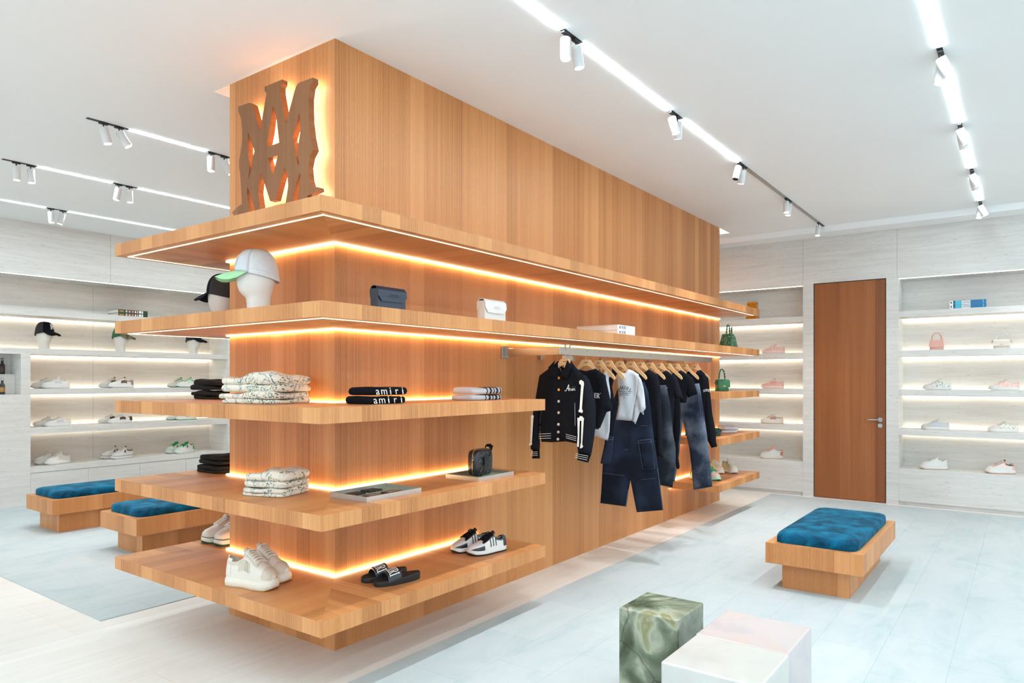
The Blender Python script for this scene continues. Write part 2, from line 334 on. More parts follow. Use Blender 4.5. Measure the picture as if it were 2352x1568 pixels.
def lit_mesh(name, s, size, mat, parent=None, loc=(0,0,0), rot=(0,0,0), ext=0.0006, align='CENTER', sx=1.0):
    """lettering as a mesh"""
    c = bpy.data.curves.new(name, 'FONT'); c.body = s; c.size = size; c.extrude = ext; c.align_x = align; c.resolution_u = 2
    t = bpy.data.objects.new(name+'_tmp', c); COL.objects.link(t); bpy.context.view_layer.update()
    me = bpy.data.meshes.new_from_object(t.evaluated_get(bpy.context.evaluated_depsgraph_get()))
    bpy.data.objects.remove(t); bpy.data.curves.remove(c)
    me.materials.clear(); me.materials.append(MATS[mat])
    o = bpy.data.objects.new(name, me); COL.objects.link(o)
    if parent: o.parent = parent
    o.location = loc; o.rotation_euler = rot; o.scale = (sx, 1, 1)
    return o
GLYPH = {  # slab-serif capitals as polygons in a unit-high cell
 'A': (0.82, [[(0.0,0),(0.26,0),(0.26,0.06),(0.17,0.06),(0.43,0.92),(0.38,1.0),(0.08,0.06),(0.0,0.06)], [(0.36,1.0),(0.50,1.0),(0.76,0.06),(0.84,0.06),(0.84,0),(0.48,0),(0.48,0.06),(0.56,0.06)], [(0.2,0.28),(0.6,0.28),(0.6,0.36),(0.2,0.36)]]),
 'M': (1.04, [[(0,0),(0.28,0),(0.28,0.07),(0.18,0.07),(0.18,0.93),(0,1.0),(0,0.93),(0.09,0.93),(0.09,0.07),(0,0.07)], [(0,1.0),(0.26,1.0),(0.53,0.25),(0.46,0.05)], [(0.46,0.05),(0.53,0.25),(0.78,1.0),(0.72,1.0)], [(0.7,1.0),(1.02,1.0),(1.02,0.93),(0.94,0.93),(0.94,0.07),(1.02,0.07),(1.02,0),(0.64,0),(0.64,0.07),(0.72,0.07),(0.72,0.93)]]),
 'I': (0.44, [[(0.02,0),(0.38,0),(0.38,0.07),(0.29,0.07),(0.29,0.93),(0.38,0.93),(0.38,1),(0.02,1),(0.02,0.93),(0.11,0.93),(0.11,0.07),(0.02,0.07)]]),
 'R': (0.84, [[(0,0),(0.36,0),(0.36,0.07),(0.28,0.07),(0.28,0.93),(0,1.0),(0,0.93),(0.1,0.93),(0.1,0.07),(0,0.07)], [(0,1),(0.5,1),(0.68,0.9),(0.72,0.74),(0.66,0.58),(0.5,0.48),(0.26,0.48),(0.26,0.55),(0.46,0.55),(0.54,0.64),(0.54,0.84),(0.46,0.93),(0.0,0.93)], [(0.34,0.5),(0.5,0.5),(0.74,0.07),(0.84,0.07),(0.84,0),(0.58,0)]]),
}
def serif(word, h, place, thick=0.0006, gap=0.06, arc=None):
    """word in slab-serif capitals; place(u, v) -> 3-D point, with normal offset handled by place(u, v, d)"""
    b = MB(); total = sum(GLYPH[c][0] for c in word) + gap*(len(word)-1); x = -total/2
    for c in word:
        wd, polys = GLYPH[c]
        for poly in polys:
            pts = [((x+px)*h, (py-0.5)*h) for px, py in poly]
            if arc:
                q = []
                for u, v in pts:
                    a = u/arc; q.append(((arc+v)*math.sin(a), (arc+v)*math.cos(a)-arc))
                pts = q
            b.face([place(u, v, thick) for u, v in pts])
        x += wd + gap
    return b
MONO_OUT = [(3.897,3.173),(3.773,3.169),(3.745,3.154),(3.669,2.97),(3.604,3.185),(3.62,3.198),(3.623,3.227),(3.452,3.227),(3.452,3.204),(3.47,3.189),(3.47,3.156),(3.42,2.965),(3.335,3.137),(3.321,3.158),(3.3,3.169),(3.175,3.167),(3.173,3.142),(3.199,3.119),(3.213,3.058),(3.209,2.939),(3.192,2.843),(3.169,2.769),(3.203,2.733),(3.219,2.682),(3.209,2.61),(3.192,2.572),(3.129,2.554),(3.121,2.536),(3.226,2.52),(3.20,2.40),
 (3.30,2.40),(3.308,2.512),(3.286,2.639),(3.289,2.662),(3.317,2.617),(3.361,2.514),(3.38,2.40),(3.43,2.40),(3.42,2.515),(3.397,2.603),(3.403,2.659),(3.429,2.719),(3.465,2.653),(3.516,2.543),(3.568,2.544),(3.63,2.67),(3.659,2.721),(3.674,2.694),(3.688,2.616),(3.669,2.532),(3.65,2.40),(3.70,2.40),(3.72,2.513),(3.778,2.636),(3.798,2.665),(3.801,2.628),(3.773,2.515),(3.75,2.40),
 (3.87,2.40),(3.93,2.50),(3.96,2.535),(3.90,2.56),(3.854,2.571),(3.864,2.679),(3.872,2.752),(3.885,2.802),(3.885,2.843),(3.869,2.888),(3.854,2.944),(3.854,3.033),(3.864,3.094),(3.893,3.142)]
MONO_HOLES = [[(3.791,2.996),(3.723,2.865),(3.745,2.832),(3.751,2.777),(3.768,2.745),(3.791,2.702),(3.773,2.781),(3.793,2.873),(3.795,2.962)],[(3.54,3.096),(3.507,3.015),(3.481,2.869),(3.606,2.867),(3.577,2.951),(3.554,3.06)],[(3.295,2.996),(3.285,2.901),(3.3,2.836),(3.314,2.776),(3.293,2.701),(3.311,2.715),(3.336,2.785),(3.344,2.844),(3.363,2.865)],[(3.592,2.801),(3.495,2.797),(3.53,2.715),(3.544,2.689)]]
def cdt_fill(outline, holes=()):
    vs, es = [], []
    for loop in [outline]+list(holes):
        i = len(vs); vs += [Vector(p) for p in loop]; es += [(i+k, i+(k+1) % len(loop)) for k in range(len(loop))]
    r = delaunay_2d_cdt(vs, es, [], 0, 1e-6)
    V = [tuple(p) for p in r[0]]
    def inside(p, poly):
        c = False; n = len(poly)
        for k in range(n):
            a, b = poly[k], poly[k-1]
            if (a[1] > p[1]) != (b[1] > p[1]) and p[0] < (b[0]-a[0])*(p[1]-a[1])/(b[1]-a[1])+a[0]: c = not c
        return c
    T = []
    for t in r[2]:
        m = (sum(V[k][0] for k in t)/len(t), sum(V[k][1] for k in t)/len(t))
        if inside(m, outline) and not any(inside(m, h) for h in holes): T.append(list(t))
    return V, T
def mono_plate(place, thick):
    """the interlaced monogram as a plate; place(u in -.5..5, v in -.5...5, d)"""
    b = MB(); V, T = cdt_fill(MONO_OUT, MONO_HOLES)
    nz = lambda p: ((3.535-p[0])/0.83, (p[1]-2.815)/0.83)
    i = len(b.v)
    for d in (thick, 0): b.v += [place(*nz(p), d) for p in V]
    n = len(V)
    for t in T:
        for f in (t, [k+n for k in t][::-1]):
            b.f.append([i+k for k in f]); b.uv.append([V[k % n] for k in f]); b.m.append(0); b.sm.append(False)
    for loop in [MONO_OUT]+MONO_HOLES:
        for k in range(len(loop)):
            a, c = nz(loop[k]), nz(loop[(k+1) % len(loop)])
            b.face([place(*a, thick), place(*c, thick), place(*c, 0), place(*a, 0)], [(a[0], 0), (c[0], 0), (c[0], .1), (a[0], .1)])
    return b
def puff(outline, T, res=0.014, fold=None, R=0.045):
    """pillow-like cloth solid from an outline in the (y, z) plane: returns flat verts, triangles, half thickness"""
    P = [np.array(p, float) for p in outline]
    area = sum(P[k][0]*P[(k+1) % len(P)][1]-P[(k+1) % len(P)][0]*P[k][1] for k in range(len(P)))
    if area < 0: P = P[::-1]
    bd = []
    for k in range(len(P)):
        a, b = P[k], P[(k+1) % len(P)]; n = max(1, int(np.linalg.norm(b-a)/res))
        for j in range(n): bd.append(a+(b-a)*j/n)
    bd = np.array(bd); nb = len(bd); lo, hi = bd.min(0), bd.max(0)
    xs = np.arange(lo[0]+res*.5, hi[0], res); zs = np.arange(lo[1]+res*.5, hi[1], res*1.2)
    G_ = np.array([(x+(res*.5 if j % 2 else 0), z) for j, z in enumerate(zs) for x in xs])
    A, B = bd, np.roll(bd, -1, 0); D_ = B-A; LL = (D_**2).sum(1)+1e-12
    def dist(p):
        t = np.clip(((p-A)*D_).sum(1)/LL, 0, 1); return np.sqrt((((A+D_*t[:, None])-p)**2).sum(1).min())
    def ins(p):
        c = ((A[:, 1] > p[1]) != (B[:, 1] > p[1])); 
        with np.errstate(all='ignore'): xx = (B[:, 0]-A[:, 0])*(p[1]-A[:, 1])/(B[:, 1]-A[:, 1])+A[:, 0]
        return (np.sum(c & (p[0] < xx)) % 2) == 1
    inn = [p for p in G_ if ins(p) and dist(p) > res*0.55]
    vs = [Vector(p) for p in bd]+[Vector(p) for p in inn]
    r = delaunay_2d_cdt(vs, [(k, (k+1) % nb) for k in range(nb)], [], 1, 1e-7)
    V = [np.array(p) for p in r[0]]; d = [dist(p) if 1 else 0 for p in V]
    th = [T*math.sqrt(min(1.0, x/R)) if x > 1e-5 else 0.0 for x in d]
    return V, [list(t) for t in r[2]], th, d
def cloth(b, outline, T, x, fold=None, res=0.014, dx=None, R=0.045):
    """adds a puffed garment piece hanging in the plane X = x; its front looks towards -X"""
    V, tris, th, d = puff(outline, T, res, R=R); n = len(V); i = len(b.v)
    fr, bk = [], []
    for p, t, e in zip(V, th, d):
        k = min(1.0, e/0.03); fo = fold(p[0], p[1])*k if fold else 0
        s = dx(p[0], p[1]) if dx else 0
        fr.append((x+s-t-0.004*k+fo, p[0], p[1])); bk.append((x+s+t+0.004*k+fo, p[0], p[1]))
    b.v += fr+bk
    for t in tris:
        for f in ([t[0], t[2], t[1]] if len(t) == 3 else t[::-1], [q+n for q in t]):
            b.f.append([i+q for q in f]); b.uv.append([(V[q % n][0], V[q % n][1]) for q in f]); b.m.append(b.cur); b.sm.append(True)
    # weld the rim where both sheets meet
    return b
def weld(o, dist=2e-4):
    bm = bmesh.new(); bm.from_mesh(o.data); bmesh.ops.remove_doubles(bm, verts=bm.verts, dist=dist)
    bmesh.ops.recalc_face_normals(bm, faces=bm.faces); bm.to_mesh(o.data); bm.free(); return o

# ---------------------------------------------------------------- floor, walls, ceiling
LY, LB = 9.62, 10.13        # left wall front plane / niche back
RX, RB = 9.52, 9.90         # far wall front plane / niche back
CX0, CX1, CY0, CY1 = 2.538, 8.555, 3.0857, 4.1114
b = MB(); b.box(-5, -5, -0.1, 10.4, 10.6, 0); structure(b.build('floor', 'travertine_floor'), 'pale beige travertine floor slabs')
b = MB()
X1c, Y1c = 8.93, 4.30       # light slot left open behind and beyond the wood core
b.box(-5, -5, CEIL, CX0, 10.6, 3.7); b.box(X1c, -5, CEIL, 10.4, 10.6, 3.7)
b.box(CX0, -5, CEIL, X1c, CY0, 3.7); b.box(CX0, Y1c, CEIL, X1c, 10.6, 3.7); b.box(CX0, CY0, 3.66, X1c, Y1c, 3.7)
structure(b.build('ceiling', 'ceiling_paint'), 'smooth matt white ceiling')
b = MB(); b.box(9.2, -5, 3.315, 10.4, 9.6, CEIL-0.0005); structure(b.build('trim_1', 'ceiling_paint'), 'shallow white drop in the ceiling along the far wall')
# left wall (plane y = LY)
b = MB(); NT = 2.755
b.box(-5, LY, NT, 9.9, LB, CEIL); b.box(5.905, LY, 0, 9.9, LB, NT)                    # header, right pier
b.box(-5, LB, 0, 9.9, LB+0.1, CEIL)                                                    # niche back
b.box(3.236, LY, 0, 3.336, LB, 1.806)                                                  # slim pier
b.box(-5, LY, 0, 3.236, LB, 1.325)                                                     # below small niche
b.box(-5, 9.95, 1.325, 3.236, LB, 1.806)
structure(b.build('wall_left', 'travertine_wall'), 'pale travertine wall with long shelf niches')
b = MB(); b.box(4.244, LY-0.001, NT, 4.249, LY, CEIL); b.box(4.247, LB-0.001, 0.44, 4.250, LB, NT); structure(b.build('trim_2', 'joint_grey'))
# far wall (plane x = RX)
b = MB()
b.box(RX, 2.336, 2.714, RB, 9.62, 3.36); b.box(RX, 6.6, 0, RB, 9.62, 2.714)
b.box(RX, 2.209, 0, RB, 2.336, 3.36); b.box(RX, 1.377, 2.731, RB, 2.209, 3.36); b.box(RX, 1.243, 0, RB, 1.377, 3.36)
b.box(RX, -5, 2.714, RB, 1.243, 3.36); b.box(RB, -5, 0, RB+0.1, 9.62, 3.36)
b.box(RX+0.03, 2.336, 0, RB, 6.6, 0.045); b.box(RX+0.03, -5, 0, RB, 1.243, 0.045)
structure(b.build('wall_right', 'travertine_wall'), 'pale travertine wall with two shelf niches and a door')
b = MB()
for y in (2.334, 1.2575): b.box(RX-0.001, y, 2.73, RX, y+0.004, 3.315)
structure(b.build('trim_3', 'joint_grey'))
# door
b = MB(); b.box(RX+0.012, 1.387, 0.006, RX+0.05, 2.199, 2.722); dr = structure(b.build('door_1', 'walnut_door'), 'tall flush reddish wood door')
b = MB(); b.box(RX+0.05, 1.377, 0, RX+0.06, 2.209, 2.731); structure(b.build('trim_4', 'dark_gap'))
b = MB(); b.cyl((RX+0.012, 1.442, 1.012), (-1, 0, 0), 0.026, 0.008, 20); b.cyl((RX+0.005, 1.442, 1.012), (-1, 0, 0), 0.011, 0.05, 14)
b.tube([(RX-0.042, 1.438, 1.012), (RX-0.045, 1.50, 1.011), (RX-0.045, 1.575, 1.010)], 0.009, 10)
h = b.build('door_handle', 'chrome', dr)
b = MB(); b.cyl((RX+0.012, 1.442, 0.940), (-1, 0, 0), 0.026, 0.007, 20); b.cyl((RX+0.005, 1.442, 0.940), (-1, 0, 0), 0.010, 0.006, 14); b.build('door_lock', 'chrome', dr)

def led(parent, mat, x0, y0, z0, x1, y1, z1, name='led_strip'):
    b = MB(); b.box(x0, y0, z0, x1, y1, z1); return b.build(name, mat, parent)

# shelves of the left wall
def wall_shelf(nm, boxes, leds, label, group):
    b = MB()
    for q in boxes: b.box(*q)
    o = tag(b.build(nm, 'travertine_wall'), label, 'shelf', group)
    for q in leds: led(o, 'niche_led', *q)
    return o
gl = 'stone shelves of the left wall'
e = 0.001
wall_shelf('wall_shelf', [(-5, LY+e, 2.272, 5.905-e, LB-e, 2.345)], [(-5, LB-0.040, 2.262, 5.90, LB-0.026, 2.2715)], 'topmost stone shelf of the left wall, holding the dark green books', gl)
wall_shelf('wall_shelf', [(-5, LY-0.0005, 1.806, 5.905-e, LB-e, 1.875)], [(3.34, LB-0.040, 1.796, 5.90, LB-0.026, 1.8055), (-5, LB-0.040, 1.8755, 5.90, LB-0.026, 1.881)], 'long stone shelf of the left wall holding the capped display heads', gl)
wall_shelf('wall_shelf', [(3.336+e, LY+e, 1.318, 5.905-e, LB-e, 1.390)], [(3.34, LB-0.040, 1.308, 5.90, LB-0.026, 1.3175), (3.34, LB-0.040, 1.3905, 5.90, LB-0.026, 1.396)], 'stone shelf of the left wall under the capped heads, third from the top', gl)
wall_shelf('wall_shelf', [(3.336+e, LY+e, 0.842, 5.905-e, LB-e, 0.920)], [(3.34, LB-0.040, 0.834, 5.90, LB-0.026, 0.8415), (3.34, LB-0.040, 0.9205, 5.90, LB-0.026, 0.926)], 'lowest hanging stone shelf of the left wall, above the drawers', gl)
cab = thing('drawer_cabinet', 'low travertine drawer cabinet built into the left wall niche', 'cabinet', (3.336, LY, 0))
b = MB(); b.box(3.336+e, LY+e, 0.379, 5.905-e, LB-e, 0.444); b.build('countertop', 'travertine_wall', cab, (3.336, LY, 0))
b = MB(); b.box(3.336+e, LY+0.03, 0, 5.905-e, LB-e, 0.378); b.build('body', 'dark_gap', cab, (3.336, LY, 0))
for k in range(4):
    x0 = 3.338+k*0.6415; b = MB(); b.box(x0, LY+0.001, 0.012, x0+0.6385, LY+0.029, 0.374); b.build('drawer_front', 'travertine_wall', cab, (3.336, LY, 0))
b = MB(); b.box(-2, 9.80, 1.326, 3.235, 9.949, 1.565)
tag(b.build('stone_step', 'travertine_wall'), 'raised stone step inside the small niche at far left', 'ledge')
m = MB(); m.box(-5, LY+0.012, NT-0.006, 5.90, LY+0.024, NT-0.0005); structure(m.build('trim_5', 'lintel_led'), 'thin light line under the lintel of the left wall niche')
# far wall niches
for k_, (y0, y1) in enumerate(((2.34, 6.59), (-5, 1.24))):
    m = MB(); m.box(RX+0.012, y0, 2.708, RX+0.024, y1, 2.7135); structure(m.build('trim_%d' % (6+k_), 'lintel_led'), 'thin light line under the lintel of a far wall niche')
gr = 'stone shelves of the far wall'
names = ['topmost', 'second', 'third', 'lowest']
zs = [(2.248, 2.320), (1.777, 1.850), (1.306, 1.382), (0.837, 0.909)]
what_l = ['under the amber vase', 'under the glittery sneaker', 'under the salmon sneaker', 'under the orange patched sneaker']
what_r = ['under two blue books', 'under two small handbags', 'under two floral sneakers', 'under two pale sneakers']
for k, (z0, z1) in enumerate(zs):
    for side, (y0, y1), wt in (('left', (2.337, 6.599), what_l), ('right', (-5, 1.242), what_r)):
        top = [] if k == 0 else [(RB-0.040, y0, z1+0.0005, RB-0.026, y1, z1+0.006)]
        wall_shelf('wall_shelf', [(RX+e, y0, z0, RB-e, y1, z1)], [(RB-0.040, y0, z0-0.010, RB-0.026, y1, z0-0.0005)]+top, '%s stone shelf %s of the wooden door, %s' % (names[k], side, wt[k]), gr)
for side, (y0, y1) in (('left', (2.337, 6.599)), ('right', (-5, 1.242))):
    b = MB(); b.box(RX+e, y0, 0.046, RB-e, y1, 0.437)
    tag(b.build('stone_plinth', 'travertine_wall'), 'low travertine plinth closing the niche %s of the wooden door' % side, 'plinth')

# ---------------------------------------------------------------- wood display core with wrapping shelves
O = Vector((CX0, CY0, 0))
unit = thing('display_unit', 'large oak veneer display core with wrapping lit shelves, in the middle of the shop', 'display unit', tuple(O))
b = MB(); b.box(CX0, CY0, 0, CX1, CY1, 3.655); b.build('core', 'oak', unit, O)
SH = [2.3275, 1.855, 1.373, 0.892, 0.416]; TH = 0.0722
NX, NY, BY, EX, SX, FX = 2.0124, 2.5384, 4.5028, 8.36, 3.8146, 7.007
def ring_shelf(z, xe):
    b = MB(); z0, z1 = z-TH, z
    b.prism([(NX, NY), (xe, NY), (xe, CY0), (CX0, CY0)], z0, z1, 'y', skip=(2, 3))
    b.prism([(NX, BY), (NX, NY), (CX0, CY0), (CX0, CY1)], z0, z1, 'x', skip=(1, 2, 3))
    b.prism([(NX, BY), (CX0, CY1), (8.4, CY1), (8.4, BY)], z0, z1, 'y', skip=(0, 1))
    return b.build('shelf', 'oak', unit, O)
for k, z in enumerate(SH):
    xe = EX if k < 2 else SX
    s = ring_shelf(z, xe); d = 0.016
    lo, hi = (z-TH-0.007, z-TH-0.0005) if k < 2 else (z+0.0005, z+0.007)
    xl = CX1-0.02 if k < 2 else SX-0.03
    b = MB(); b.box(CX0-d, CY0-d, lo, xl, CY0-d+.007, hi); b.box(CX0-d, CY0-d+.007, lo, CX0-d+.007, CY1+d-.007, hi); b.box(CX0-d, CY1+d-.007, lo, 8.3, CY1+d, hi)
    b.build('led_strip', 'warm_led', s, O)
    if k < 2:
        zz = z-TH; i = 0.052; wd = 0.008
        b = MB(); b.box(NX+i, NY+i, zz-0.003, EX-i, NY+i+wd, zz-0.0003); b.box(NX+i, NY+i, zz-0.003, NX+i+wd, BY-i, zz-0.0003); b.box(NX+i, BY-i-wd, zz-0.003, 8.2, BY-i, zz-0.0003)
        b.build('edge_light', 'edge_led', s, O)
for z in SH[2:]:
    b = MB(); b.box(FX, NY, z-TH, EX, CY0-0.0003, z); s = b.build('shelf', 'oak', unit, O)
    led(s, 'warm_led', FX+0.02, CY0-0.016, z+0.0005, CX1-0.02, CY0-0.009, z+0.007).data.transform(Matrix.Translation(-O))
    led(s, 'warm_led', FX+0.02, CY0-0.016, z-TH-0.006, FX+0.5, CY0-0.009, z-TH-0.0005).data.transform(Matrix.Translation(-O))
b = MB(); b.box(CX0+0.3, CY1+0.03, 3.60, CX1, CY1+0.10, 3.62); b.box(CX1+0.06, CY0+0.1, 3.60, CX1+0.14, CY1, 3.62); b.build('cove_light', 'cove_led', unit, O)
# halo-lit monogram sign
sg = thing('monogram_sign', 'large interlaced wooden letter monogram, backlit, on the end of the oak core', 'sign', (2.46, 3.535, 2.33))
pl = lambda x: (lambda u, v, d: (x-d, 3.535-u*0.83, 2.815+v*0.83))
b = mono_plate(pl(2.498), 0.038); b.build('letter_plate', 'sign_wood', sg, (2.46, 3.535, 2.33))
b = MB(); V, T = cdt_fill(MONO_OUT, MONO_HOLES)
for t in T: b.face([(2.4995, V[k][0], V[k][1]) for k in t])
b.build('halo_light', 'halo_led', sg, (2.46, 3.535, 2.33))
for y, z in ((3.25, 2.45), (3.27, 3.05), (3.83, 2.48), (3.83, 3.05), (3.53, 3.12)):
    b = MB(); b.cyl((2.500, y, z), (1, 0, 0), 0.006, 0.0375, 8); b.build('standoff', 'steel', sg, (2.46, 3.535, 2.33))

# ---------------------------------------------------------------- clothes rail
rail = thing('clothes_rail', 'brushed steel flat bar clothes rail fixed to the long oak face', 'clothes rail', (4.1, CY0, 1.70)); W0 = (4.1, CY0, 1.70)
b = MB(); b.box(4.09, 2.60, 1.673, 7.0, 2.612, 1.727); b.build('bar', 'steel', rail, W0, bevel=0.002)
b = MB(); b.box(4.09, 2.612, 1.673, 4.102, CY0-0.012, 1.727); b.build('return_arm', 'steel', rail, W0, bevel=0.002)
b = MB(); b.box(4.055, CY0-0.012, 1.655, 4.137, CY0-0.0005, 1.745); b.build('end_plate', 'steel', rail, W0, bevel=0.002)
b = MB(); b.box(6.988, 2.612, 1.673, 7.0, CY0-0.0005, 1.727); b.build('return_arm', 'steel', rail, W0, bevel=0.002)
for x in (4.554, 5.02, 5.521, 6.011, 6.505):
    b = MB(); b.box(x-0.025, CY0-0.03, 1.655, x+0.025, CY0-0.0005, 1.69); b.build('bracket', 'steel', rail, W0)
b = MB()
for x in (4.72, 4.79): b.tube([(x, 2.95, 1.5), (x, 2.95, 1.7825)], 0.008, 8)
b.box(4.70, 2.935, 1.655, 4.81, 2.965, 1.69); b.build('support_rod', 'clear_rod', rail, W0)

# ---------------------------------------------------------------- benches
def bench(x0, y0, x1, y1, bx0, by0, bx1, by1, label, nm=0):
    W = ((x0+x1)/2, (y0+y1)/2, 0)
    t = thing('bench', label, 'bench', W, group='teal velvet benches')
    m = MB(); m.box(bx0, by0, 0.0065, bx1, by1, 0.195, 'x'); m.build('base', 'oak', t, W)
    m = MB(); m.box(x0, y0, 0.195, x1, y1, 0.338, 'x'); m.build('frame', 'oak', t, W)
    i = 0.045; z0, z1 = 0.330, 0.406
    m = MB(); rows = []; nx, ny = 26, 14
    ax0, ax1, ay0, ay1 = x0+i, x1-i, y0+i, y1-i
    def corner(k, n=40, g=0.0, r=0.045):
        a = 2*math.pi*k/n; cx_, cy_ = (ax0+ax1)/2, (ay0+ay1)/2; hx, hy = (ax1-ax0)/2-g, (ay1-ay0)/2-g
        c_, s_ = math.cos(a), math.sin(a)
        p = 14.0; rr = (abs(c_/hx)**p+abs(s_/hy)**p)**(-1/p)
        return cx_+c_*rr, cy_+s_*rr
    for g, z in ((0.006, z0), (0.0, z0+0.012), (0.0, z1-0.030), (0.004, z1-0.014), (0.014, z1-0.005), (0.03, z1), (0.10, z1+0.006), (0.2, z1+0.009)):
        rows.append([(*corner(k, 96, g), z) for k in range(96)])
    m.loft(rows); m.build('cushion', 'teal_velvet', t, W)
    return t
bench(5.105, 0.873, 6.50, 1.507, 5.208, 0.976, 6.437, 1.419, 'teal cushioned oak bench standing alone in front of the wooden door')
bench(2.80, 7.54, 4.20, 8.18, 2.888, 7.627, 4.11, 8.085, 'teal cushioned oak bench nearest the drawer cabinet of the left wall')
bench(2.835, 5.96, 4.235, 6.62, 2.94, 6.08, 4.13, 6.52, 'teal cushioned oak bench just behind the wrapping shelves of the oak core')
# onyx plinths
def plinth(x0, y0, x1, y1, z, mat, label):
    m = MB(); W = ((x0+x1)/2, (y0+y1)/2, 0); m.box(x0, y0, 0.0065, x1, y1, z)
    return tag(m.build('onyx_plinth', mat, None, W, bevel=0.006), label, 'stone block', 'polished onyx blocks')
plinth(2.892, 1.227, 3.19, 1.517, 0.45, 'green_onyx', 'green veined onyx block, the leftmost and darkest of the three blocks')
plinth(2.784, 0.737, 3.15, 1.105, 0.45, 'pink_onyx', 'pale pink onyx block behind the white one')
plinth(2.431, 0.733, 2.782, 1.100, 0.45, 'white_onyx', 'white onyx block nearest the bottom edge, in front of the pink one')
# rugs
m = MB(); m.box(-4.5, -4.5, 0.0005, 9.40, 2.70, 0.006); tag(m.build('rug', 'woven_rug'), 'large pale blue tile patterned rug right of the oak core, under the onyx blocks', 'rug')
m = MB(); m.box(1.985, 4.633, 0.0005, 9.4, 9.60, 0.006); tag(m.build('rug', 'woven_rug'), 'pale blue rug left of the oak core under two benches', 'rug')

# ---------------------------------------------------------------- ceiling light tracks and spotlights
def track(y, x0, x1, lit, dark_unlit, label):
    W = (x0, y, CEIL); t = thing('light_track', label, 'track light', W, group='ceiling light tracks')
    m = MB(); m.box(x0, y-0.015, CEIL-0.0045, x1, y+0.015, CEIL-0.0005); m.build('channel', 'black_metal', t, W)
    for a, c in lit:
        m = MB(); m.box(a, y-0.0185, CEIL-0.0058, c, y+0.0185, CEIL-0.0048); m.build('light_bar', 'strip_light', t, W)
    for a, c in dark_unlit:
        m = MB(); m.box(a, y-0.016, CEIL-0.010, c, y+0.016, CEIL-0.005); m.build('cover_strip', 'steel', t, W)
    return t
track(2.017, -4.2, 9.25, [(-4.2,-2.3),(-2.1,-0.3),(-0.1,1.5),(1.7,3.19),(3.39,4.60),(4.81,6.03)], [(6.26,7.50),(7.72,8.90)], 'long ceiling track beside the oak core, lit at its near half')
track(0.402, -4.2, 9.15, [(-4.2,-2.3),(-2.1,0.2),(0.4,2.4),(2.6,4.63),(4.95,6.08),(6.35,7.45),(7.8,8.85)], [], 'bright ceiling track nearest the right edge of the room')
track(5.46, 2.246, 8.6, [(2.54,3.16),(3.40,5.6),(5.9,8.4)], [], 'ceiling track left of the oak core, the one nearest it')
track(7.06, 2.236, 8.6, [(2.50,3.13),(3.37,5.6),(5.9,8.4)], [], 'ceiling track over the rug, the middle of the three at left')
track(8.665, -0.5, 8.6, [(-0.5,3.15),(3.37,5.6),(5.9,8.4)], [], 'ceiling track closest to the left wall')
track(-1.21, -4.2, 9.15, [(-4.2,-2.3),(-2.1,0.2),(0.4,2.4),(2.6,4.63),(4.95,6.08),(6.35,8.85)], [], 'added unseen ceiling track over the right part of the rug, brightening the near floor')  # out of view, added at the same pitch to brighten the near floor
track(-2.82, -4.2, 9.15, [(-4.2,-2.3),(-2.1,0.2),(0.4,2.4),(2.6,4.63),(4.95,6.08),(6.35,8.85)], [], 'added unseen ceiling track, outermost at right, brightening the near floor')  # second unseen track added for more light on the camera side
track(3.63, -4.2, 1.6, [(-4.2,-2.3),(-2.1,-.4),(-.2,1.4)], [], 'added unseen ceiling track in front of the oak core, brightening the near left area')  # added just out of view to light the near left area
track(5.46, -4.2, 0.3, [(-4.2,-2.3),(-2.1,0.2)], [], 'added unseen ceiling track at far left, brightening the near left area')  # extra unseen track, added as fill for the near left floor
NSPOT = [0]
def spot(x, y, tilt, az, label, on=True, watts=None, light=True):
    """tilt from straight down in degrees, towards azimuth az (degrees, world)"""
    t = thing('spotlight', label, 'spotlight', (x, y, CEIL-0.012), 0, 'white spotlights on the ceiling tracks')
    m = MB(); m.box(-0.03, -0.012, -0.004, 0.03, 0.012, 0.006); m.tube([(0, 0, 0), (0, 0, -0.035)], 0.005, 8); m.build('mount', 'black_metal', t)
    d = Vector((math.sin(math.radians(tilt))*math.cos(math.radians(az)), math.sin(math.radians(tilt))*math.sin(math.radians(az)), -math.cos(math.radians(tilt))))
    top = Vector((0, 0, -0.028)); end = top + d*0.118
    m = MB(); m.tube([top, top+d*0.002, top+d*0.116, end], [0.027, 0.0295, 0.0295, 0.0285], 22); m.build('housing', 'white_paint', t)
    m = MB(); m.cyl(end+d*0.0004, d, 0.024, 0.0015, 20); m.build('lens', 'lamp_face' if on else 'black_metal', t)
    if on and light:
        L_ = bpy.data.lights.new('spot_lamp', 'SPOT'); L_.energy = watts or SPOT_W; L_.spot_size = math.radians(62); L_.spot_blend = 0.7; L_.shadow_soft_size = 0.022; L_.color = (0.96, 0.98, 1.0)
        lo = bpy.data.objects.new('spot_lamp', L_); COL.objects.link(lo); lo.parent = t
        lo.location = end + d*0.004; lo.rotation_euler = d.to_track_quat('-Z', 'Y').to_euler()
    return t
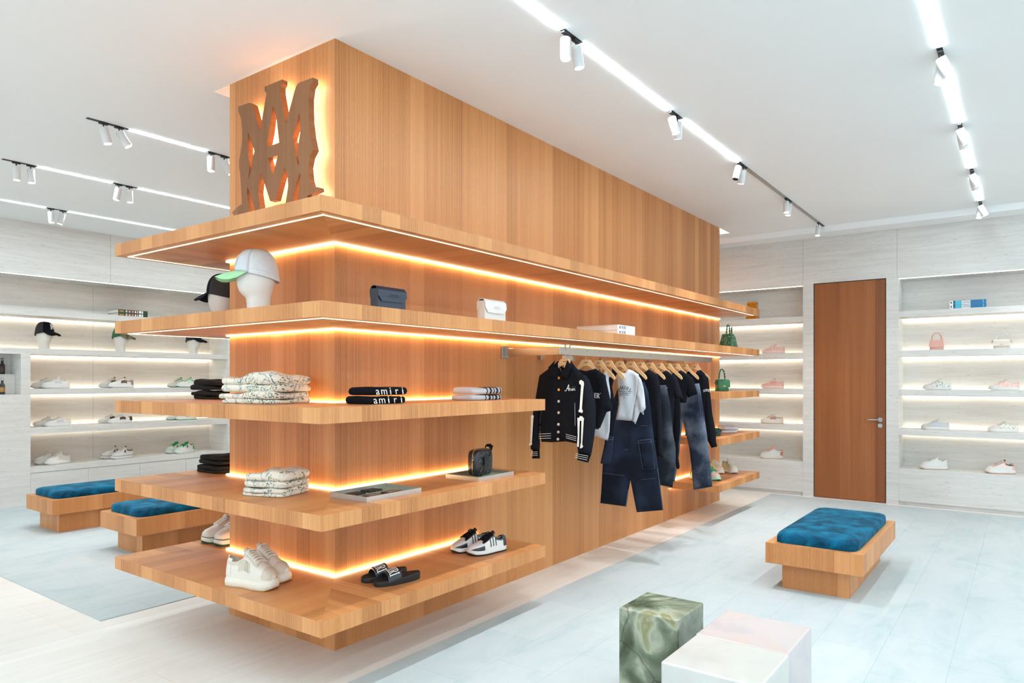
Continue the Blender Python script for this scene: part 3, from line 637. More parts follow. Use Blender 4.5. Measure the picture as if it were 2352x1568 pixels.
S = [(3.23, 2.017, 8, 215, 'spotlight of the nearest pair on the core-side track, upper left one'),
 (3.34, 2.017, 10, 330, 'spotlight of the nearest pair on the core-side track, lower right one'),
 (4.64, 2.017, 14, 300, 'spotlight of the second pair on the core-side track, in front'),
 (4.74, 2.017, 22, 20, 'spotlight of the second pair on the core-side track, half hidden behind its twin'),
 (6.06, 2.017, 18, 150, 'dark-faced spotlight where the core-side track stops being lit'),
 (6.18, 2.017, 14, 60, 'spotlight half hidden behind the dark-faced one on the core-side track'),
 (7.55, 2.017, 10, 200, 'left spotlight of the pair on the unlit stretch of the core-side track'),
 (7.67, 2.017, 8, 120, 'right spotlight of the pair on the unlit stretch of the core-side track'),
 (8.95, 2.017, 6, 120, 'single spotlight at the far end of the core-side track'),
 (4.70, 0.402, 26, 300, 'largest spotlight of the right-hand track, front of its pair'),
 (4.80, 0.402, 12, 150, 'spotlight tucked behind the largest one on the right-hand track'),
 (6.12, 0.402, 24, 300, 'spotlight of the second pair along the right-hand track, front one'),
 (6.24, 0.402, 20, 330, 'spotlight of the second pair along the right-hand track, rear one'),
 (7.53, 0.402, 28, 300, 'spotlight of the third pair along the right-hand track, front one'),
 (7.66, 0.402, 22, 330, 'spotlight of the third pair along the right-hand track, rear one'),
 (8.93, 0.402, 28, 300, 'last spotlight of the right-hand track, tilted to the right'),
 (9.02, 0.402, 14, 150, 'last spotlight of the right-hand track, in the shade of its twin'),
 (2.36, 5.46, 14, 330, 'left spotlight at the dark end of the track nearest the oak core at left'),
 (2.47, 5.46, 32, 330, 'strongly tilted spotlight beside the start of the lit bar, left of the oak core'),
 (3.20, 5.46, 3, 250, 'upright spotlight just left of the oak core edge'),
 (3.32, 5.46, 28, 330, 'tilted spotlight half covered by the oak core edge'),
 (2.34, 7.06, 2, 0, 'outermost spotlight at the left end of the middle left track'),
 (2.45, 7.06, 3, 330, 'spotlight next to the outermost one on the middle left track'),
 (3.19, 7.06, 10, 150, 'left spotlight of the inner pair on the middle left track'),
 (3.29, 7.06, 3, 330, 'right spotlight of the inner pair on the middle left track'),
 (3.20, 8.665, 4, 330, 'left spotlight of the pair on the track along the left wall'),
 (3.32, 8.665, 14, 150, 'right spotlight of the pair on the track along the left wall')]
for k, (x, y, ti, az, lb) in enumerate(S):
    spot(x, y, ti, az, lb, on=(k != 4), watts=(30.0 if k < 9 else None))

# ---------------------------------------------------------------- shoes
def shoe(name, label, loc, rotz, P, L_=0.285, group=None, cat='shoe', mir=1):
    """toe towards +x; P: colours and proportions"""
    t = thing(name, label, cat, loc, rotz, group)
    W_ = P.get('W', 0.104); sz = P.get('sole_h', 0.034); hs = P.get('hs', 1.0); chunky = P.get('chunky', 0)
    ws = [(0,.0),(.015,.36),(.05,.64),(.12,.87),(.25,.99),(.35,1.0),(.5,.86),(.62,.78),(.78,.78),(.9,.70),(.96,.52),(1.0,.0)]
    hh = [(0,.036),(.03,.048),(.1,.060),(.2,.068),(.3,.078),(.42,.096),(.55,.114),(.6,.116),(.68,.102),(.78,.090),(.9,.094),(1,.098)]
    def ip(T, s):
        for (a, u), (c, v) in zip(T, T[1:]):
            if s <= c: return u+(v-u)*(s-a)/(c-a)
        return T[-1][1]
    X = lambda s: (0.5-s)*L_
    bend = lambda s: 0.010*mir*math.sin(math.pi*(1-s))*1.2
    n = 44
    def outline(g, z, toe=0.0, ground=False):
        r = []
        for k in range(n):
            a = 2*math.pi*k/n; s = 0.5-0.5*math.cos(a); sd = 1 if a < math.pi else -1
            w_ = ip(ws, s)*W_/2*(1+g/0.05) if 0 < s < 1 else 0
            x = X(s)+(g if s < .5 else -g)*abs(math.cos(a))
            lift = 0.012*max(0, (0.16-s)/0.16)**2
            r.append((x, sd*w_+bend(s), z+lift*(1 if z < 0.02 else 0.7)))
        return r
    m = MB(); ex = 0.004+0.004*chunky
    m.loft([outline(ex*0.3, 0.0), outline(ex, 0.006), outline(ex*(0.6+chunky), sz*0.5), outline(ex*0.8, sz*0.9), outline(0.0, sz)])
    m.build('sole', P.get('sole', 'white_leather'), t)
    if P.get('outsole'):
        m = MB(); m.loft([outline(ex*0.6, -0.0002), outline(ex*1.15, 0.0), outline(ex*1.25, 0.008), outline(ex*0.9, 0.009)]); m.build('outsole', P['outsole'], t)
    if P.get('line'):
        m = MB(); m.loft([outline(ex*0.9+.0012, sz*0.86), outline(ex*0.9+.0016, sz*0.97)], caps=False); m.build('sole_line', P['line'], t)
    def up(s, th, off=0.0):
        w_ = max(0.004, ip(ws, s)*W_/2-0.002)+off; h = max(sz+0.004, ip(hh, s)*hs+sz-0.030)+off
        z0 = sz-0.006; c_, s_ = math.cos(th), math.sin(th)
        y = w_*math.copysign(abs(s_)**0.82, s_); z = z0+(h-z0)*abs(c_)**0.62
        top = (1-abs(s_)**2)
        y *= 1-0.20*min(1, max(0, (s-.42)/.2))*(z-z0)/(h-z0+1e-6)
        return (X(s)-(0.006 if s > .9 else 0)*(1-abs(c_)), y+bend(s), z)
    ths = [math.radians(a) for a in (-90,-80,-70,-58,-46,-36,-27,-18,-9,0,9,18,27,36,46,58,70,80,90)]
    ss = [.012,.03,.06,.1,.15,.2,.26,.32,.38,.44,.5,.55,.6,.64,.68,.74,.8,.86,.91,.95,.98]
    op = lambda s, th: 0.61 < s < 0.935 and abs(th) < math.radians(47)
    m = MB(); i0 = 0
    rows = [[up(s, th) for th in ths] for s in ss]; m.v = [p for r in rows for p in r]; nn = len(ths)
    for a in range(len(ss)-1):
        for c in range(nn-1):
            if op((ss[a]+ss[a+1])/2, (ths[c]+ths[c+1])/2): continue
            f = [a*nn+c, a*nn+c+1, (a+1)*nn+c+1, (a+1)*nn+c]; m.f.append(f); m.uv.append([(0, 0)]*4); m.m.append(0); m.sm.append(True)
    m.face(rows[-1], smooth=False); m.face(rows[0][::-1], smooth=False)
    m.build('upper', P.get('upper', 'white_leather'), t)
    # dark lining cup
    m = MB(); rows = []
    for s in (.60,.66,.74,.82,.9,.94):
        r = []
        for th in (-52,-47,-40,-20,0,20,40,47,52):
            p = up(s, math.radians(th), -0.004); dz = 0.030*math.cos(math.radians(th*1.8)) if abs(th) < 50 else 0
            if s in (.60, .94): dz *= 0.15
            r.append((p[0], p[1], p[2]-dz))
        rows.append(r)
    m.grid(rows); m.build('lining', P.get('lining', 'grey_suede'), t)
    def panel(nm, mat, s0, s1, t0, t1, off=0.0016, both=True, ns=7, na=6):
        for sg in ((1, -1) if both else (1,)):
            m = MB(); rows = [[up(s0+(s1-s0)*a/ns, sg*math.radians(t0+(t1-t0)*c/na), off) for c in range(na+1)] for a in range(ns+1)]
            m.grid(rows)
            if t0 <= 0 and both and t0 == -t1: pass
            m.build(nm, mat, t)
            if t0 == -t1: break
    pn = P.get('panels', {})
    if 'toe' in pn: panel('toe_cap', pn['toe'], .014, .17, -84, 84, na=12)
    if 'foxing' in pn: panel('toe_guard', pn['foxing'], .014, .30, 62, 88)
    if 'heel' in pn: panel('heel_panel', pn['heel'], .86, .978, 30, 88)
    if 'tab' in pn: panel('heel_tab', pn['tab'], .945, .98, -40, 40, off=0.004, na=8, ns=3)
    if 'side' in pn: panel('side_panel', pn['side'], .44, .70, 52, 80)
    if 'stay' in pn: panel('eyestay', pn['stay'], .28, .62, 22, 44)
    if 'collar' in pn: panel('collar', pn['collar'], .62, .93, 46, 60, off=0.003)
    if 'vamp' in pn: panel('vamp', pn['vamp'], .17, .30, -50, 50, na=10)
    if 'stripe' in pn:
        for k in range(3): panel('side_stripe', pn['stripe'], .46+.08*k, .485+.08*k, 44, 84, off=0.0022, ns=2)
    if P.get('badge'):
        for sg in (1, -1):
            pl_ = lambda u, v, d, sg=sg: tuple(Vector(up(.52+u*0.085*sg, sg*math.radians(66-v*26), 0.0035+d)))
            b_ = mono_plate(lambda u, v, d: pl_(u, v, d), 0.0004); b_.build('badge', P['badge'], t)
    # tongue
    m = MB(); rows = []
    for s, z in ((.34, .0), (.44, .002), (.54, .005), (.60, .010), (.635, .017)):
        r = []
        for y in (-1, -.6, 0, .6, 1):
            p = up(min(s, .6), math.radians(y*24), 0.002); r.append((X(s)+0.0, p[1]*1.0, p[2]+z*P.get('tongue_h', 1.0)-abs(y)*0.004))
        rows.append(r)
    back = [[(p[0]-0.007, p[1]*0.95, p[2]-0.006) for p in r] for r in rows]
    m.grid(rows); m.grid([r[::-1] for r in back]); m.grid([rows[-1], back[-1]]); m.grid([[r[0] for r in rows], [r[0] for r in back]]); m.grid([[r[-1] for r in back], [r[-1] for r in rows]])
    m.build('tongue', P.get('tongue', P.get('upper', 'white_leather')), t)
    if P.get('laces', 'warm_white'):
        m = MB(); lw = P.get('lace_w', 0.0036)
        for k in range(6):
            s = .33+.048*k
            for dk in (0.012, -0.012):
                m.tube([tuple(Vector(up(s+dk*(a/30), math.radians(a), 0.0045+lw*0.4*(1-abs(a)/40)))) for a in (-34,-22,-11,0,11,22,34)], lw, 6)
        c = Vector(up(.57, 0, 0.008))
        for sg in (1, -1):
            m.tube([c, c+Vector((0.010, sg*0.016, 0.003)), c+Vector((0.018, sg*0.026, -0.008)), c+Vector((0.006, sg*0.022, -0.009)), c], lw*0.8, 6)
        m.build('laces', P.get('laces', 'warm_white'), t)
    return t
WHITE = dict(sole='white_leather', upper='white_leather', panels=dict(stay='warm_white', heel='warm_white', side='white_cloth'), laces='warm_white', lining='warm_white')
def style(**k):
    d = dict(WHITE); d.update(k); return d
CREAM = style(upper='warm_white', sole='off_white_rubber', outsole='tan_rubber', sole_h=0.046, chunky=.7, W=0.118, hs=1.42, panels=dict(stay='cream_leather', heel='warm_white', side='cream_leather', collar='cream_leather', toe='cream_leather'), laces='warm_white', lining='cream_leather', lace_w=0.0058, badge='cream_leather', tongue='cream_leather')
VOLLEY = style(upper='warm_white', sole='off_white_rubber', line='deep_green', outsole='deep_green', sole_h=0.042, W=0.114, hs=1.25, panels=dict(stay='warm_white'), laces='warm_white', lining='deep_green', lace_w=0.006, tongue='warm_white')
BWSK = style(upper='white_leather', sole='white_leather', outsole='black_rubber', sole_h=0.03, panels=dict(foxing='black_leather', heel='black_leather', collar='black_leather', stay='black_leather', stripe='black_leather'), laces='black_cloth', lining='black_cloth', tongue='black_leather')
SL5, SL4, SL3, SL2 = 0.4165, 0.8925, 1.3735, 1.8555
g = 'cream chunky sneakers on the bottom shelf'
shoe('sneaker', 'chunky cream white sneaker at the front of the bottom oak shelf, nearest the shelf edge', (2.145, 3.275, SL5), math.radians(-74), CREAM, 0.30, g)
shoe('sneaker', 'chunky cream white sneaker tucked beside its twin, nearer the glowing strip', (2.275, 3.335, SL5), math.radians(-78), CREAM, 0.30, g, mir=-1)
g = 'cream sneakers with a green sole line'
shoe('sneaker', 'cream sneaker with green sole line, the outer one peeking past the oak core edge', (2.662, 4.385, SL5), math.radians(172), VOLLEY, 0.29, g)
shoe('sneaker', 'cream sneaker with green sole line, the inner one cut by the oak core edge', (2.672, 4.255, SL5), math.radians(176), VOLLEY, 0.29, g, mir=-1)
g = 'black and white sneakers on the bottom shelf'
shoe('sneaker', 'black and white laced sneaker nearer the shelf edge, right end of the bottom shelf', (3.45, 2.735, SL5), math.radians(165), BWSK, 0.285, g)
shoe('sneaker', 'black and white laced sneaker behind its twin, closer to the glowing strip', (3.44, 2.855, SL5), math.radians(165), BWSK, 0.285, g, mir=-1)
# slides
def slide(loc, rotz, label, mir=1):
    t = thing('slide_sandal', label, 'sandal', loc, rotz, 'black slides with white letters')
    L_, W_ = 0.27, 0.10; n = 40
    ws = lambda s: (0.5*W_)*(math.sin(math.pi*min(1, max(0, s))**0.8)**0.42)*(1.0-0.16*s)
    def ring(g, zf): return [((0.5-(0.5-0.5*math.cos(2*math.pi*k/n)))*L_*(1+g), (1 if k < n/2 else -1)*ws(0.5-0.5*math.cos(2*math.pi*k/n))*(1+g), zf(0.5-0.5*math.cos(2*math.pi*k/n))) for k in range(n)]
    m = MB(); m.loft([ring(-.02, lambda s: 0), ring(0, lambda s: .006), ring(.01, lambda s: .02+.012*s), ring(-.02, lambda s: .028+.014*s), ring(-.10, lambda s: .026+.012*s)]); m.build('sole', 'black_rubber', t)
    def st(s, a, off=0.0): 
        w_ = ws(s)+0.003+off; return ((0.5-s)*L_, w_*math.sin(a), 0.022+(0.050+off)*max(0, math.cos(a))**0.75*(1 if s < .5 else 1.05)+ (s-.3)*0.05)
    for_a = [math.radians(x) for x in range(-90, 91, 15)]
    m = MB(); out = [[st(.22+.28*k/6, a) for a in for_a] for k in range(7)]; inn = [[st(.22+.28*k/6, a, -0.005) for a in for_a] for k in range(7)]
    m.grid(out); m.grid([r[::-1] for r in inn]); m.grid([out[0], inn[0]]); m.grid([inn[-1], out[-1]]); m.build('strap', 'black_leather', t)
    pl_ = lambda u, v, d: st(.36-v*1.0/0.28*0.28, u/0.058*1.0, 0.0012+d)
    b_ = serif('AMIRI', 0.044, lambda u, v, d: st(.36+v/L_*1.25, u/0.075, 0.0018)); 
    b_.build('lettering', 'white_print', t)
slide((2.655, 2.715, SL5), math.radians(163), 'black slide with white strap letters, the nearer and lower one')
slide((2.665, 2.825, SL5), math.radians(165), 'black slide with white strap letters, behind the nearer one')
# far end of the core
GREENW = style(sole='mint', outsole='bright_green', upper='white_leather', panels=dict(toe='pale_pink', stay='bright_green', heel='bright_green', side='pale_pink', stripe='bright_green'), laces='bright_green', chunky=.6, sole_h=0.04)
LIGHTG = style(sole='white_leather', upper='mint', panels=dict(stay='green_print', heel='green_print', side='mint', toe='warm_white'), laces='warm_white', chunky=.8, sole_h=0.042, hs=1.1)
shoe('sneaker', 'white pink and bright green sneaker at the near end of the far bottom shelf', (7.43, 2.78, SL5), math.radians(232), GREENW, 0.29, None)
shoe('sneaker', 'white pink and bright green sneaker mostly hidden by the hanging jeans', (7.30, 2.86, SL5), math.radians(232), GREENW, 0.29, None, mir=-1)
shoe('sneaker', 'pale green tinted white sneaker at the right end of the far bottom shelf, right one', (8.12, 2.82, SL5), math.radians(225), LIGHTG, 0.30, None)
shoe('sneaker', 'pale green tinted white sneaker at the right end of the far bottom shelf, left one', (8.00, 2.93, SL5), math.radians(225), LIGHTG, 0.30, None, mir=-1)

# left wall shoes: pairs, toes to the left
RUN = dict(hs=1.05, sole_h=0.038, chunky=.8)
LW = {
 'c0': (1.391, 3.655, style(**RUN, lining='white_cloth'), 'plain white running sneaker', 'left end of shelf under the capped heads'),
 'c1': (1.391, 4.445, style(**RUN, panels=dict(heel='grey_suede', collar='grey_suede', side='brown_suede', stay='white_leather'), tongue='brown_suede', lining='black_cloth'), 'white and brown running sneaker', 'middle of shelf under the capped heads'),
 'c2': (1.391, 5.370, style(**RUN, panels=dict(heel='bright_green', collar='bright_green', side='mint', stay='bright_green'), tongue='bright_green', lining='deep_green', outsole='bright_green'), 'white and green running sneaker', 'right end of shelf under the capped heads'),
 'd0': (0.921, 3.675, style(hs=.92, sole_h=.03), 'plain white low sneaker', 'left end of shelf above the drawers'),
 'd1': (0.921, 4.430, style(hs=.92, sole_h=.03, panels=dict(side='dark_brown', heel='dark_brown', stripe='dark_brown')), 'white low sneaker with dark brown patches', 'middle of shelf above the drawers'),
 'd2': (0.921, 5.345, style(hs=.92, sole_h=.03, outsole='bright_green', panels=dict(side='deep_green', heel='white_leather', stripe='deep_green')), 'white low sneaker with green sole', 'right end of shelf above the drawers'),
 'e0': (0.445, 3.680, style(hs=1.15, sole_h=.042, chunky=.9, panels=dict(side='warm_white', stay='warm_white', collar='cream_leather')), 'off white chunky skate sneaker', 'left end of drawer cabinet top'),
 'e1': (0.445, 4.460, style(hs=1.15, sole_h=.042, chunky=.9, line='dark_brown', panels=dict(collar='dark_brown', stay='white_leather'), tongue='brown_suede', badge='dark_brown'), 'white and dark brown skate sneaker', 'middle of drawer cabinet top'),
 'e2': (0.445, 5.325, style(hs=1.15, sole_h=.042, chunky=.9, upper='white_leather', panels=dict(toe='mint', stay='bright_green', heel='bright_green', collar='white_leather'), laces='bright_green', tongue='bright_green', badge='deep_green', outsole='mint'), 'bright green and white chunky skate sneaker', 'right end of drawer cabinet top')}
for k, (z, x, st_, what, where) in LW.items():
    rz = math.radians(172 if k[0] != 'e' else 176)
    if k[0] == 'e': rz = math.radians(190)
    shoe('sneaker', '%s, front of pair, %s' % (what, where), (x+0.015, 9.80, z), rz, st_, 0.30, 'sneaker pairs on the left wall')
    shoe('sneaker', '%s, rear of pair, %s' % (what, where), (x-0.05, 9.925, z), rz, st_, 0.30, 'sneaker pairs on the left wall', mir=-1)
# far wall shoes, toes to the left of the picture (+y)
CANV = dict(hs=.95, sole_h=.032, chunky=0, laces='warm_white', outsole='white_leather')
RW = [(1.851, 2.752, style(upper='speck', panels={}, sole='pale_pink'), 'rose pink glittery sneaker on the second shelf left of the door', 'pink_glitter'),
 (1.383, 2.765, style(upper='pink_leather', sole='pale_pink', panels=dict(stay='pale_pink', heel='pink_leather', stripe='rose')), 'salmon pink low sneaker on the third shelf left of the door', None),
 (0.910, 2.770, style(upper='white_leather', outsole='tan_rubber', sole='warm_white', panels=dict(side='rose', stay='white_leather', heel='pale_pink', collar='tan_rubber'), hs=1.0), 'white sneaker with orange patches on the lowest shelf left of the door', None),
 (0.438, 2.775, style(upper='white_leather', sole='warm_white', panels=dict(stay='pink_leather', heel='rose', collar='white_leather', toe='white_leather'), hs=1.2, chunky=.9, sole_h=.04, laces='pink_leather', tongue='pink_leather'), 'chunky white and pink sneaker on the plinth left of the door', None),
 (1.383, 0.862, style(**CANV, upper='green_print', panels=dict(toe='white_leather', foxing='white_leather'), badge=None), 'canvas sneaker with green floral print, third shelf right of the door', 'green_print'),
 (1.383, 0.212, style(**CANV, upper='pink_print', panels=dict(toe='white_leather', foxing='white_leather')), 'canvas sneaker with pink floral print, third shelf at the right edge', 'pink_print'),
 (0.910, 0.880, style(**CANV, upper='white_cloth', panels=dict(toe='white_leather')), 'plain off white canvas sneaker, lowest shelf right of the door', None),
 (0.910, 0.220, style(**CANV, upper='beige_print', panels=dict(toe='white_leather', foxing='white_leather')), 'canvas sneaker with beige speckled print, lowest shelf at the right edge', 'beige_print'),
 (0.438, 0.895, style(hs=1.12, sole_h=.042, chunky=.9, outsole='tan_rubber', panels=dict(collar='warm_white', stay='white_leather', heel='white_leather')), 'chunky white running sneaker on the plinth right of the door', None),
 (0.438, 0.245, style(hs=1.12, sole_h=.042, chunky=.9, outsole='rose', panels=dict(collar='brown_suede', stay='rose', heel='pink_leather', side='pale_pink', vamp='pink_leather'), lining='dark_brown', tongue='brown_suede'), 'chunky pink white and brown running sneaker on the plinth at the right edge', None)]
for z, y, st_, lb, mat in RW:
    if mat: st_['upper'] = mat
    shoe('sneaker', lb, (9.68, y, z), math.radians(97 if z > .6 else 112), st_, 0.285, 'sneakers on the far wall')

# ---------------------------------------------------------------- display heads and caps
def interp(T, x):
    for (a, u), (c, v) in zip(T, T[1:]):
        if x <= c: return u+(v-u)*(x-a)/(c-a)
    return T[-1][1]
HF = [(0,.066),(.02,.060),(.06,.060),(.085,.068),(.10,.086),(.12,.100),(.15,.110),(.20,.112),(.25,.106),(.29,.082),(.315,.05),(.33,.004)]
HBK = [(0,.064),(.03,.060),(.09,.064),(.14,.076),(.19,.092),(.25,.095),(.29,.074),(.315,.045),(.33,.004)]
HWD = [(0,.056),(.03,.050),(.085,.052),(.11,.060),(.15,.070),(.20,.076),(.25,.074),(.29,.058),(.315,.034),(.33,.003)]
def head_ring(z, g=0.0, n=36, zz=None):
    f, k, w_ = interp(HF, z)+g, interp(HBK, z)+g, interp(HWD, z)+g
    out = []
    for j in range(n):
        a = 2*math.pi*j/n; c_, s_ = math.cos(a), math.sin(a)
        p = 2.3 if c_ > 0 else 2.0
        x = (f if c_ > 0 else k)*math.copysign(abs(c_)**(2/p), c_); y = w_*math.copysign(abs(s_)**(2/p), s_)
        if c_ > 0 and z > .09: y *= 1-0.12*c_
        out.append((x, y, zz if zz is not None else z))
    return out
def bust(loc, rz, label, group=None):
    t = thing('mannequin', label, 'mannequin head', loc, rz, group)
    m = MB(); zs_ = [0,.01,.03,.05,.07,.085,.095,.105,.12,.135,.15,.17,.19,.21,.23,.25,.27,.29,.305,.318,.326]
    m.loft([head_ring(z) for z in zs_]); m.build('head', 'bust_white', t)
    m = MB(); m.loft([head_ring(0, .003, zz=-.0002), head_ring(0, .003, zz=.004)], smooth=False); m.build('base', 'chrome', t)
    return t
def cap(loc, rz, front, back, brim, under, label, logo=None, group=None, band=None, strap=True):
    """baseball cap; its own origin at the base of the head it sits on; front = +x, tilted down at the back"""
    t = thing('baseball_cap', label, 'cap', loc, rz, group)
    def P(a, k, off=0.0):          # a: angle round, k: 0 rim .. 1 top
        tilt = .024*math.cos(a); z0 = .194+tilt
        f, bk, w_ = .121+off, .107+off, .087+off
        c_, s_ = math.cos(a), math.sin(a); h = .148-.0
        q = max(0.0, math.cos(k*math.pi/2))**0.62; zz = z0+(h+.196-z0-.0)*math.sin(k*math.pi/2)
        return ((f if c_ > 0 else bk)*c_*q+.004*k, w_*s_*q, zz)
    n = 40
    def patch(nm, mat, a0, a1, off=0.0, k0=0.0, k1=1.0):
        m = MB(); N_ = max(6, int((a1-a0)/0.16)); rows = [[P(a0+(a1-a0)*j/N_, k0+(k1-k0)*i/12, off) for j in range(N_+1)] for i in range(13)]
        m.grid(rows); o = m.build(nm, mat, t); s_ = o.modifiers.new('thickness', 'SOLIDIFY'); s_.thickness = 0.002; s_.offset = -1; return o
    D = math.radians
    patch('front_panel', front, D(-62), D(62)); patch('back_panel', back, D(62), D(298))
    patch('sweatband', band or back, D(62), D(298), .0012, 0, .12)
    m = MB(); m.sphere((.004, 0, P(0, 1)[2]+.001), .006, .006, .004, 12, 5); m.build('button', front, t)
    # brim
    m = MB(); rows = []; A = D(58)
    for i in range(9):
        r = []
        for j in range(17):
            a = -A+2*A*j/16; u = j/8-1
            b0 = Vector(P(a, 0, .001)); ext = .096*(1-abs(u)**4)*i/8
            r.append((b0.x+ext, b0.y*(1+.05*i/8), b0.z+.004-.38*ext-u*u*.62*ext+.010*(1-u*u)*math.sin(math.pi*i/8)*.3))
        rows.append(r)
    m.grid(rows); o = m.build('brim', brim, t); s_ = o.modifiers.new('thickness', 'SOLIDIFY'); s_.thickness = 0.0022; s_.offset = 1
    m = MB(); m.grid([[(p[0], p[1], p[2]-.0028) for p in r[::-1]] for r in rows]); m.build('brim_underside', under, t)
    if strap:
        m = MB(); m.tube([P(D(a), .02, .003) for a in range(150, 211, 10)], .004, 6); m.build('strap', back, t)
        m = MB(); c = P(D(205), .02, .006); m.box(c[0]-.004, c[1]-.006, c[2]-.009, c[0]+.002, c[1]+.006, c[2]+.009); m.build('buckle', 'chrome', t)
    if logo:
        def pl_(u, v, d):
            p = Vector(P(u*0.62, .36+v*.42, .0022+d)); return tuple(p)
        mono_plate(pl_, .001).build('emblem', logo, t)
    return t
A1 = math.radians(152)
bust((2.225, 3.33, SL2), A1, 'white faceless display head wearing the green brimmed cap, second oak shelf')
cap((2.225, 3.33, SL2), A1, 'white_cloth', 'mesh_white', 'green_brim', 'brim_under', 'white mesh cap with pale green brim on the nearest display head', logo='green_print')
A2 = math.radians(112)
bust((2.60, 4.275, SL2), A2, 'white display head wearing a black cap, half hidden by the oak core')
cap((2.60, 4.275, SL2), A2, 'navy_black', 'mesh_black', 'navy_black', 'black_cloth', 'black cap seen from behind, on the head half hidden by the oak core')
gh = 'display heads on the left wall shelf'; gc = 'caps on the left wall shelf'
for x, lab, f_, bk_, br, lg, cl in ((3.565, 'leftmost white display head on the left wall shelf', 'black_cloth', 'mesh_black', 'black_cloth', 'white_print', 'black cap with white emblem, leftmost on the left wall'),
        (4.475, 'middle white display head on the left wall shelf', 'camo_cloth', 'deep_green', 'camo_cloth', 'dark_brown', 'green camouflage cap on the middle head of the left wall'),
        (5.500, 'right white display head on the left wall, under the oak shelf corner', 'navy_black', 'mesh_black', 'navy_black', 'white_print', 'dark navy cap on the right head of the left wall')):
    A3 = math.radians(-62)
    bust((x, 9.86, 1.876), A3, lab, gh); cap((x, 9.86, 1.876), A3, f_, bk_, br, 'black_cloth', cl, logo=lg, group=gc, strap=False)

# ---------------------------------------------------------------- box bags on the second oak shelf
def box_bag(x0, x1, y0, y1, z0, h, mat, side, label, ink, rz=0):
    c = ((x0+x1)/2, (y0+y1)/2, z0); t = thing('box_bag', label, 'bag', c, rz, 'small boxy flap bags')
    w_, d_ = (x1-x0)/2, (y1-y0)/2; ch = .018
    prof = [(-w_, 0+ch), (-w_+ch, 0), (w_-ch, 0), (w_, ch), (w_, h-.012), (-w_, h-.012)]
    m = MB()
    f = [(x, -d_, z) for x, z in prof]; k = [(x, d_, z) for x, z in prof]
    m.face(f); m.face(k[::-1])
    for i in range(6): j = (i+1) % 6; m.face([f[j], f[i], k[i], k[j]])
    m.build('body', side, t, bevel=.003)
    m = MB(); rows = []
    for (yy, zz, ww) in ((d_+.001, h*.55, w_), (d_+.002, h-.02, w_), (d_*.6, h-.002, w_+.001), (0, h+.002, w_+.001), (-d_*.6, h-.002, w_+.001), (-d_-.004, h-.02, w_+.001), (-d_-.006, h*.62, w_+.002), (-d_-.006, h*.40, w_-.026)):
        rows.append([(-ww, yy, zz), (-ww*.5, yy, zz), (0, yy, zz), (ww*.5, yy, zz), (ww, yy, zz)])
    m.grid(rows, smooth=False); o = m.build('flap', mat, t); s_ = o.modifiers.new('thickness', 'SOLIDIFY'); s_.thickness = .003; s_.offset = 0
    m = MB(); m.face([(-w_+.002, -d_-.0006, ch), (-w_+ch, -d_-.0006, .002), (w_-ch, -d_-.0006, .002), (w_-.002, -d_-.0006, ch), (w_-.002, -d_-.0006, h*.6), (-w_+.002, -d_-.0006, h*.6)]); m.build('front_panel', mat, t)
    serif('AMIRI', .018, lambda u, v, d: (u+.01, -d_-.0082, h*.64+v)).build('lettering', ink, t)
    m = MB(); m.box(-.012, -d_-.0025, .012, .012, -d_-.0008, .018); m.build('clasp', ink, t)
    return t
box_bag(2.498, 2.702, 2.70, 2.755, SL2, .132, 'navy_leather', 'black_leather', 'black boxy flap bag standing on the second oak shelf', 'black_leather')
box_bag(3.335, 3.545, 2.66, 2.72, SL2, .140, 'white_leather', 'warm_white', 'white boxy flap bag standing on the second oak shelf', 'cream_leather')
# ---------------------------------------------------------------- books
def book(loc, rz, L_, D_, H_, cover, label, group, text=None, ink='ink', extra=None, tsize=.02, tx=0):
    """spine on the local -y side, spine length along x"""
    t = thing('book', label, 'book', loc, rz, group)
    m = MB(); c = .0022
    m.box(-L_/2, -D_/2, 0, L_/2, D_/2, c); m.box(-L_/2, -D_/2, H_-c, L_/2, D_/2, H_); m.box(-L_/2, -D_/2, c, L_/2, -D_/2+c, H_-c); m.build('cover', cover, t)
    m = MB(); m.box(-L_/2+.004, -D_/2+c, c, L_/2-.004, D_/2-.004, H_-c); m.build('pages', 'paper', t)
    if text: lit_mesh('title', text, tsize, ink, t, (tx, -D_/2-.0004, H_*.22), (math.pi/2, 0, 0), sx=.62)
    if extra:
        for x0, x1, z0, z1, mat in extra:
            m = MB(); m.box(x0, -D_/2-.0006, z0*H_, x1, -D_/2, z1*H_); m.build('spine_print', mat, t)
    return t
for k, lb in enumerate(('white art book under its twin, on the second oak shelf', 'white art book on top of its twin, on the second oak shelf')):
    book((5.06, 2.775, SL2+.0385*k+.0002*k), 0, .30, .38, .038, 'white_cover', lb, 'white books on the second oak shelf', 'ART HOUSE', 'ink', tsize=.034, tx=-.07)
for k, lb in enumerate(('dark green book below its twin on the top left wall shelf', 'dark green book above its twin on the top left wall shelf')):
    book((4.58, 9.87, 2.3455+.046*k), 0, .385, .30, .0455, 'green_cover', lb, 'green books on the left wall', extra=[(-.18,-.12,.2,.75,'gold_label'),(-.10,-.075,.2,.85,'pink_ink'),(-.06,-.035,.2,.8,'tan_rubber'),(-.02,.005,.2,.8,'rose'),(.02,.04,.2,.8,'pale_pink'),(.05,.065,.15,.85,'pink_ink'),(.075,.105,.2,.9,'white_cover'),(.112,.13,.1,.9,'paper')])
